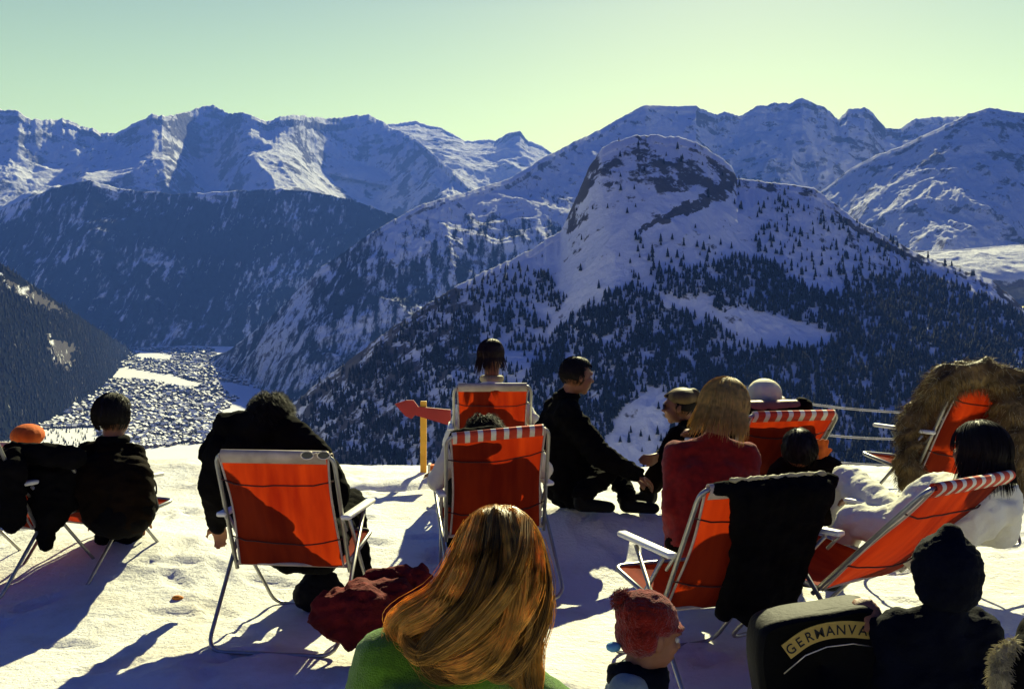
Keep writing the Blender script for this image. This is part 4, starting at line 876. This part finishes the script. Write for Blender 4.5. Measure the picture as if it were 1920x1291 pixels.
# leftmost chair with black coat and reclining person with orange cap
cI, mI, gI = chair('folding chair at the left frame edge buried under a black coat', wpos(-5, 5.15), 5.15, -20, 28, fold='piping')
ck = empty('coat', at(10, 900, 5.0), 0, 'black coat covering the chair at the left frame edge', 'coat')
blob('coat_body', [('c', at(-60, 868, 4.9), at(25, 860, 4.95), .06, .055), ('c', at(20, 880, 4.9), at(22, 975, 4.95), .07, .06), ('c', at(-30, 880, 4.9), at(-25, 975, 4.95), .09, .07)], M_['black'], ck, .012, 3, .03, 12, 41)
J = sit(mI, gI)
J.update(hip=at(20, 930, 5.75), chest=at(35, 885, 5.75), neck=at(45, 850, 5.75), head=at(52, 828, 5.75), shL=at(5, 865, 5.75), shR=at(72, 875, 5.75), elL=at(-10, 905, 5.75), elR=at(70, 905, 5.6), wrL=at(5, 930, 5.9), wrR=at(50, 920, 5.9), knL=at(10, 900, 6.2), knR=at(50, 905, 6.2), anL=at(10, 950, 6.5), anR=at(50, 950, 6.5))
p, HM = make_person('person in an orange red cap and dark clothes at the left frame edge', J, 'navy', 'navy', (30, -10, 0), dict(mat='hair_brown', style='short', vol=.98, n=300), seed=36, base=V(wpos(20, 5.75), 5.75, gz(-2.9, 5.75)), s=.68)
blob('cap', [('e', HM @ V(0, -.005, .055), (.092, .108, .068)), ('c', HM @ V(-.04, .09, .04), HM @ V(.04, .09, .04), .018, .018)], M_['orange'], p, .008, 2)
sb = empty('snow_board', at(22, 870, 5.45), 0, 'narrow red striped strap lying across the dark clothes at the left edge', 'strap'); sb.name = 'strap'
MB().tube([at(20, 855, 5.45)-Vector(sb.location), at(40, 868, 5.4)-Vector(sb.location), at(57, 885, 5.36)-Vector(sb.location)], .018, 8, .014).obj('strap_band', M_['dark_red'], sb)

# ------------------------------------------------------------------ sign, fence
sg = empty('direction_sign', (wpos(794, 8.1), 8.1, gz(-.7, 8.1)), 0, 'red arrow sign pointing left on a yellow post at the terrace edge', 'sign')
o_ = Vector(sg.location)
MB().box((0, 0, .27), (.05, .04, .66)).obj('post', M_['post_yellow'], sg, False, bevel=.004)
ap = [(740, 757), (762, 750), (775, 750), (784, 762), (845, 768), (845, 798), (778, 778), (772, 785), (760, 780)]
fr = [at(a, b, 8.06)-o_ for a, b in ap]; bk = [q+V(0, .025, 0) for q in fr]; n_ = len(fr)
MB().add(fr+bk, [tuple(range(n_)), tuple(reversed(range(n_, 2*n_)))]+[(i, (i+1) % n_, n_+(i+1) % n_, n_+i) for i in range(n_)]).obj('arrow_board', M_['sign_red'], sg, False)
bx = empty('crate', (wpos(822, 7.9), 7.9, gz(-.6, 7.9)+.02), 0, 'small orange red crate standing on the snow beside the yellow post', 'crate')
MB().box((0, 0, .06), (.15, .1, .09)).obj('crate_body', M_['orange'], bx, False, bevel=.006); MB().box((-.07, 0, .065), (.02, .11, .10)).obj('crate_side', M_['white_cloth'], bx, False, bevel=.004)
fn = empty('wire_fence', (wpos(1600, 8.0), 8.0, gz(2.7, 8)), 0, 'three strand wire fence along the terrace edge behind the right hand chairs', 'fence')
o_ = Vector(fn.location)
for (a, b) in (((1395, 735), (2010, 812)), ((1420, 797), (2010, 850)), ((1450, 850), (2010, 895))):
    pts = []
    for k in range(15):
        t_ = k/14; q = at(a[0]+(b[0]-a[0])*t_, a[1]+(b[1]-a[1])*t_, 8.0); q.z -= .03*math.sin(PI*((t_*2) % 1)); pts.append(q-o_)
    MB().tube(pts, .009, 6).obj('wire', M_['cable'], fn)
for px in (1395, 1700, 2010): MB().tube([at(px, 735+(px-1395)*.125-12, 8.02)-o_, V(wpos(px, 8.02)-o_.x, .02, -.2)], .022, 8).obj('post', M_['bark'], fn)
pe = tag(MB().add([], []).obj('orange_peel', M_['peel'], None), 'scrap of orange peel lying on the snow bank at the left', 'orange peel')
bm = bmesh.new(); ell_mesh(bm, V(0, 0, 0), (.03, .02, .014), None, 10, 6); bm.to_mesh(pe.data); bm.free(); pe.location = V(wpos(333, 5.0), 5.0, gz(-1.68, 5)+.012)

# ------------------------------------------------------------------ foreground: blond woman in green
YB = 1.9
J = dict(hip=at(850, 1640, 1.85), chest=at(850, 1400, 1.85), neck=at(900, 1190, 1.87), head=at(928, 1062, 1.9), shL=at(728, 1238, 1.86), shR=at(975, 1300, 1.9), elL=at(650, 1480, 1.84), elR=at(1050, 1440, 2.05), wrL=at(680, 1560, 2.1), wrR=at(1010, 1330, 2.18),
         knL=at(800, 1560, 2.4), knR=at(980, 1560, 2.4), anL=at(800, 1900, 2.5), anR=at(980, 1900, 2.5), palmR=V(0, 1, 0))
J['elR'] = at(1062, 1350, 1.98)
pB, HMB = make_person('woman with long wind swept golden hair and a green sweater in the foreground', J, 'green', 'dark_brown', (10, 5, 4), None, seed=50, voxel=.009, puff=.004, wr=.008, base=V(J['hip'].x, J['hip'].y, 0))
Gd = [
 [(905, 958, .07), (872, 975, .05), (850, 1020, .04), (822, 1076, .04), (768, 1120, .02), (722, 1155, 0), (728, 1186, -.03), (785, 1208, -.05)],
 [(912, 952, .06), (884, 968, -.01), (862, 1030, -.05), (836, 1090, -.06), (780, 1136, -.06), (738, 1172, -.06), (762, 1212, -.08), (835, 1226, -.1)],
 [(922, 949, .05), (897, 962, -.04), (882, 1040, -.09), (858, 1110, -.10), (818, 1160, -.10), (788, 1196, -.10), (800, 1236, -.11), (872, 1248, -.12)],
 [(932, 948, .04), (922, 956, -.05), (922, 1040, -.11), (900, 1120, -.12), (868, 1180, -.12), (838, 1212, -.12), (848, 1240, -.12), (890, 1252, -.12)],
 [(944, 949, .04), (950, 957, -.05), (966, 1040, -.11), (957, 1120, -.12), (932, 1190, -.12), (902, 1232, -.12), (905, 1252, -.12), (945, 1262, -.11)],
 [(955, 952, .04), (974, 962, -.04), (996, 1040, -.08), (1002, 1120, -.10), (988, 1190, -.10), (968, 1235, -.10), (962, 1262, -.10), (975, 1290, -.09)],
 [(965, 956, .05), (990, 972, -.01), (1016, 1045, -.03), (1026, 1120, -.04), (1017, 1190, -.05), (1006, 1240, -.05), (1012, 1290, -.05), (1024, 1345, -.05)],
 [(968, 960, .07), (990, 980, .04), (1019, 1055, .03), (1031, 1120, .03), (1024, 1190, .02), (1014, 1240, .01), (1022, 1290, .01), (1032, 1345, .0)]]
GW = np.array([catmull([tuple(at(a, b, YB+c)) for a, b, c in g_], 44) for g_ in Gd])      # 8 x 44 x 3
GW[..., 0] = wpos(937, YB)+(GW[..., 0]-wpos(937, YB))*.93
def hair_surf(u):                                                                           # u in [0, 7]
    i = np.clip(u.astype(int), 0, 6); f = (u-i)[:, None, None]; f = f*f*(3-2*f)*.5+f*.5
    return GW[i]*(1-f)+GW[i+1]*f
u_ = np.linspace(0, 7, 56); S_ = hair_surf(u_); cen = np.array(at(930, 1090, YB+.02))
S_in = S_+(cen-S_)*.10*np.minimum(1, np.linspace(.3, 1.5, 44))[None, :, None]
wave = fbm(u_[:, None]*1.7+np.zeros((1, 44)), np.linspace(0, 2.2, 44)[None, :]+u_[:, None]*.25, 4, 600)
S_in = S_in+np.array((0, -1, 0))*wave[..., None]*.030
hb_ = np_mesh('hair', S_in.reshape(-1, 3)-np.array(pB.location), grid_faces(56, 44)); ho = link('hair', hb_, M_['hair_gold'], pB); so = ho.modifiers.new('s', 'SOLIDIFY'); so.thickness = .008; so.offset = 0
def hero_strands(n, r0, jit, seed, ptrim=.25):
    r = np.random.default_rng(seed); uu = r.uniform(0, 7, n); cl = np.floor(uu*7)/7+.07*0
    base = hair_surf(uu); tt = np.linspace(0, 1, 44)
    target = hair_surf(np.clip(np.round(uu*3.2)/3.2+r.normal(0, .05, n), 0, 6.999))
    k = (tt**1.3*.75)[None, :, None]; P = base*(1-k)+target*k
    wv = fbm(uu[:, None]*1.7, np.linspace(0, 2.2, 44)[None, :]+uu[:, None]*.25, 4, 600); P = P+np.array((0, -1, 0))*wv[..., None]*.030
    ph = r.uniform(0, 6.28, (n, 3)); am = r.uniform(.2, 1, n)[:, None]*jit
    for c in range(3): P[:, :, c] += am*(tt[None, :]**.6)*np.sin(tt[None, :]*r.uniform(3, 9, (n, 1))+ph[:, c:c+1])
    P += np.array((0, -1, .0))*(r.uniform(0, .010, n))[:, None, None]
    return P
sv, sf = strands_mesh(hero_strands(7500, .0009, .0035, 1)[:, ::2], .0007, .4)
o_ = link('hair_strands', np_mesh('hair_strands', sv-np.array(pB.location), sf), M_['hair_gold'], pB)
uu = np.random.default_rng(1).uniform(0, 7, 7500); set_tone(o_, 7500, 22, 3, np.clip(-.25+1.1*fbm(uu*3.1, uu*0+.3, 4, 71)+RNG.normal(0, .22, 7500), -.85, .7))
LK = [[(985, 975, -.05), (978, 1040, -.125), (942, 1110, -.155), (872, 1180, -.155), (795, 1226, -.145), (760, 1216, -.135), (750, 1192, -.12)],
      [(1000, 1000, -.04), (1006, 1080, -.105), (978, 1150, -.135), (912, 1212, -.145), (842, 1244, -.145), (785, 1240, -.14)],
      [(1010, 1010, -.01), (1024, 1100, -.055), (1004, 1180, -.09), (966, 1240, -.12), (930, 1262, -.13), (893, 1246, -.13)],
      [(880, 985, -.02), (852, 1050, -.05), (815, 1108, -.07), (752, 1146, -.07), (728, 1175, -.06), (742, 1203, -.07), (790, 1214, -.09)],
      [(1012, 1060, -.02), (1024, 1140, -.05), (1008, 1210, -.06), (1018, 1290, -.05)],
      [(900, 968, -.05), (872, 1060, -.12), (822, 1140, -.125), (762, 1172, -.115), (738, 1196, -.105)],
      [(925, 962, -.06), (915, 1050, -.135), (880, 1130, -.145), (820, 1190, -.145), (790, 1232, -.14), (840, 1268, -.14), (910, 1262, -.14)],
      [(958, 962, -.05), (975, 1060, -.13), (962, 1150, -.145), (925, 1225, -.15), (872, 1262, -.15), (820, 1262, -.145)]]
for q, lk in enumerate(LK):
    r = np.random.default_rng(900+q); g_ = catmull([tuple(at(a, b, YB+c)) for a, b, c in lk], 18); g_[:, 0] = wpos(937, YB)+(g_[:, 0]-wpos(937, YB))*.94; n_ = 560
    off_ = r.normal(size=(n_, 3))*.0055; tt = np.linspace(0, 1, 18)[None, :, None]; wdt = np.sin(np.clip(tt*.9+.12, 0, 1)*PI)**.5*1.3+.15
    P = g_[None]+off_[:, None]*wdt+np.cumsum(r.normal(size=(n_, 18, 3))*.0003, 1)
    P = P+(g_[-1]-g_[-4])[None, None]*r.uniform(-.5, .3, (n_, 1, 1))*tt**3
    sv, sf = strands_mesh(P, .00075, .4); o_ = link('hair_lock', np_mesh('hair_lock', sv-np.array(pB.location), sf), M_['hair_gold'], pB); set_tone(o_, n_, 18, 3, np.clip((-.1, .45, -.45, .35, .1, .5, -.5, .2)[q]+r.normal(0, .2, n_), -.85, .9))
fz = hero_strands(380, .0005, .016, 5); sv, sf = strands_mesh(fz, .0004, .4); link('hair_strands', np_mesh('hair_strands', sv-np.array(pB.location), sf), M_['hair_gold'], pB)
hair(pB, head_matrix(at(930, 1066, YB), 10, 5, 4, 1.0), M_['hair_gold'], 'short', n=1500, vol=1.02, seed=51, name='hair', thick=.001)

# ------------------------------------------------------------------ child with the pompom hat
YC = 2.75
J = dict(hip=at(1170, 1480, 2.75), chest=at(1180, 1370, 2.75), neck=at(1195, 1262, 2.75), head=at(1220, 1190, 2.75), shL=at(1165, 1300, 2.86), shR=at(1175, 1300, 2.62), elL=at(1190, 1400, 2.9), elR=at(1150, 1400, 2.58), wrL=at(1260, 1440, 2.9), wrR=at(1230, 1440, 2.65),
         knL=at(1250, 1500, 2.9), knR=at(1240, 1500, 2.65), anL=at(1240, 1620, 2.9), anR=at(1230, 1620, 2.65), foot=V(1, .2, 0))
p, HM = make_person('small child in a red pompom hat, dark scarf and grey jacket, face turned right', J, 'grey_blue', 'navy', (-72, -14, 0), None, s=.86, voxel=.0065, seed=60, eyes=True, base=V(J['hip'].x, J['hip'].y, 0), wr=.006)
blob('hat', [('e', HM @ V(0, -.030, .058), (.082, .090, .070), HM.to_3x3().normalized()), ('e', HM @ V(0, -.045, .005), (.084, .062, .068), HM.to_3x3().normalized()), ('e', HM @ V(0, -.012, .045), (.082, .100, .022), HM.to_3x3().normalized()), ('c', HM @ V(0, -.03, .09), at(1172, 1132, 2.74), .03, .014)], M_['hat_red'], p, .006, 2, .006, 45, 2)
pc = at(1166, 1123, 2.74); po = blob('pompom', [('e', pc, (.026, .026, .026))], M_['hat_red'], p, .006, 1, .004, 60); fur_on(po, M_['hat_red'], 900, .009, .0011, 'pompom', 0, 4)
N = J['neck']; blob('scarf', [('c', N+V(math.cos(a)*.05, math.sin(a)*.055, -.005+.012*math.sin(a*2)), N+V(math.cos(a+.5)*.05, math.sin(a+.5)*.055, -.005+.012*math.sin(a*2+1)), .038, .038) for a in np.arange(0, 6.3, .5)], M_['navy'], p, .008, 3, .01, 25)
st = blob('hood_tie', [('e', at(1150, 1212, 2.72), (.022, .018, .014))], mat_simple('pale_blue_cloth', (.12, .32, .5), .8), p, .005, 2)

# ------------------------------------------------------------------ child in navy at the right
J = dict(hip=at(1760, 1420, 2.95), chest=at(1762, 1290, 2.95), neck=at(1772, 1140, 2.93), head=at(1776, 1082, 2.95), shL=at(1690, 1190, 2.95), shR=at(1828, 1188, 2.95), elL=at(1700, 1255, 2.92), elR=at(1850, 1300, 2.97), wrL=at(1655, 1185, 2.98), wrR=at(1830, 1390, 3.1),
         knL=at(1700, 1440, 3.3), knR=at(1810, 1440, 3.3), anL=at(1700, 1500, 3.4), anR=at(1810, 1500, 3.4), palmL=V(0, 1, -.2))
p, HM = make_person('child in navy jacket and dark knitted cap reaching for the bag at the right', J, 'navy', 'navy', (-20, 0, 0), None, s=.84, voxel=.0085, seed=70, puff=.03, wr=.018, base=V(J['hip'].x, J['hip'].y, 0))
blob('hat', [('e', HM @ V(0, -.015, .035), (.100, .112, .105)), ('e', HM @ V(0, -.035, -.03), (.094, .085, .07)), ('c', HM @ V(0, -.02, .12), HM @ V(.01, -.01, .150), .052, .036)], M_['navy'], p, .008, 3, .008, 40, 5)
bk_ = [('c', J['shL']+V(.01, 0, .05), J['elL']+V(0, 0, .02), .05, .045)]
# ------------------------------------------------------------------ airline bag
gb = empty('flight_bag', (wpos(1530, 3.05), 3.05, .0), math.radians(0), 'black flight bag with GERMANVA on a gold arched band, in front of the chairs', 'bag')
bl = Vector(gb.location)
Y0 = 3.0
outl = [(1432, 1330), (1420, 1250), (1424, 1195), (1445, 1172), (1500, 1158), (1560, 1150), (1612, 1140), (1636, 1140), (1646, 1152), (1652, 1230), (1660, 1340), (1560, 1380), (1470, 1372)]
pl = catmull([tuple(at(a, b, Y0)) for a, b in outl+outl[:1]], 60)[:-1]; c_ = pl.mean(0); rings = []
for sc2, dy in ((.9, 0), (.97, .006), (1.0, .025), (1.0, .14), (.97, .16), (.9, .168)): q = c_+(pl-c_)*sc2; q[:, 1] = Y0+dy; rings.append(q)
nn = len(pl); vs_ = np.vstack(rings)-np.array(bl); fs = [(i*nn+k, i*nn+(k+1) % nn, (i+1)*nn+(k+1) % nn, (i+1)*nn+k) for i in range(5) for k in range(nn)]+[tuple(range(nn)), tuple(reversed(range(5*nn, 6*nn)))]
MB().add([Vector(v) for v in vs_], fs).obj('bag_body', M_['leather'], gb)
arc = catmull([(1474, 1222, 0), (1512, 1195, 0), (1552, 1182, 0), (1592, 1179, 0), (1632, 1182, 0)], 30)[:, :2]     # centre line of the band
hwid = 15.5; a_, b_ = [], []
for i in range(30):
    d = arc[min(i+1, 29)]-arc[max(i-1, 0)]; d = d/np.linalg.norm(d); nrm = np.array((-d[1], d[0]))
    a_.append(at(*(arc[i]+nrm*hwid), Y0-.004)-bl); b_.append(at(*(arc[i]-nrm*hwid), Y0-.004)-bl)
bv = [Vector(v) for v in a_+b_]; bv += [v+V(0, .006, 0) for v in bv]
MB().add(bv, [(i, i+1, 31+i, 30+i) for i in range(29)]+[(60+i, 90+i, 91+i, 61+i) for i in range(29)]+[(i, 60+i, 61+i, i+1) for i in range(29)]+[(30+i, 31+i, 91+i, 90+i) for i in range(29)]).obj('label_band', M_['label_gold'], gb, False)
acc = np.r_[0, np.cumsum(np.linalg.norm(np.diff(arc, axis=0), axis=1))]
for k, chr_ in enumerate('GERMANVA'):
    cu = bpy.data.curves.new('letter', 'FONT'); cu.body = chr_; cu.size = 1; cu.align_x = 'CENTER'; cu.extrude = .02; cu.offset = .012
    to = bpy.data.objects.new('tmp', cu); COL.objects.link(to); dg = bpy.context.evaluated_depsgraph_get(); lm = bpy.data.meshes.new_from_object(to.evaluated_get(dg)); bpy.data.objects.remove(to)
    s_ = acc[-1]*(.065+k*.122); xx, yy = np.interp(s_, acc, arc[:, 0]), np.interp(s_, acc, arc[:, 1])
    x2, y2 = np.interp(s_+2, acc, arc[:, 0]), np.interp(s_+2, acc, arc[:, 1]); ang = math.atan2(-(y2-yy), x2-xx)
    sz = 26/F*Y0; pos = at(xx, yy, Y0-.0065)-bl; Mx = Matrix.Translation(pos) @ Matrix.Rotation(PI/2, 4, 'X') @ Matrix.Rotation(ang, 4, 'Z') @ Matrix.Diagonal((sz*.95, sz, sz*.08, 1)) @ Matrix.Translation((0, -.36, 0))
    lm.transform(Mx); lm.name = 'letter'; lm.materials.clear(); link('letter', lm, M_['ink'], gb, False)
MB().tube([at(a, b, Y0+.05)-bl for a, b in ((1470, 1172), (1520, 1150), (1580, 1140), (1625, 1148))], .008, 6).obj('handle', M_['leather'], gb)
MB().tube([at(a, b, Y0-.003)-bl for a, b in ((1470, 1262), (1510, 1228), (1550, 1212), (1600, 1206), (1640, 1212))], .002, 6).obj('zip', M_['glasses'], gb)

# fur trimmed dark coat at the bottom right corner
fk = empty('coat', at(1920, 1260, 2.3), 0, 'dark coat with pale fur trim at the bottom right corner', 'coat')
blob('coat_body', [('c', at(1925, 1235, 2.3), at(1935, 1400, 2.3), .05, .09), ('c', at(1990, 1215, 2.35), at(1990, 1400, 2.35), .1, .12)], M_['black'], fk, .01, 3, .015, 14, 5)
ft = blob('fur_trim', [('c', at(1880, 1222, 2.28), at(1872, 1262, 2.28), .012, .015), ('c', at(1872, 1262, 2.28), at(1895, 1330, 2.28), .015, .018), ('c', at(1880, 1222, 2.28), at(1900, 1206, 2.28), .012, .008)], M_['fur_pale'], fk, .006, 2, .01, 30, 6)
fur_on(ft, M_['fur_pale'], 2200, .016, .0011, 'fur_trim', .3, 9)
print('OBJECTS', len(bpy.data.objects))
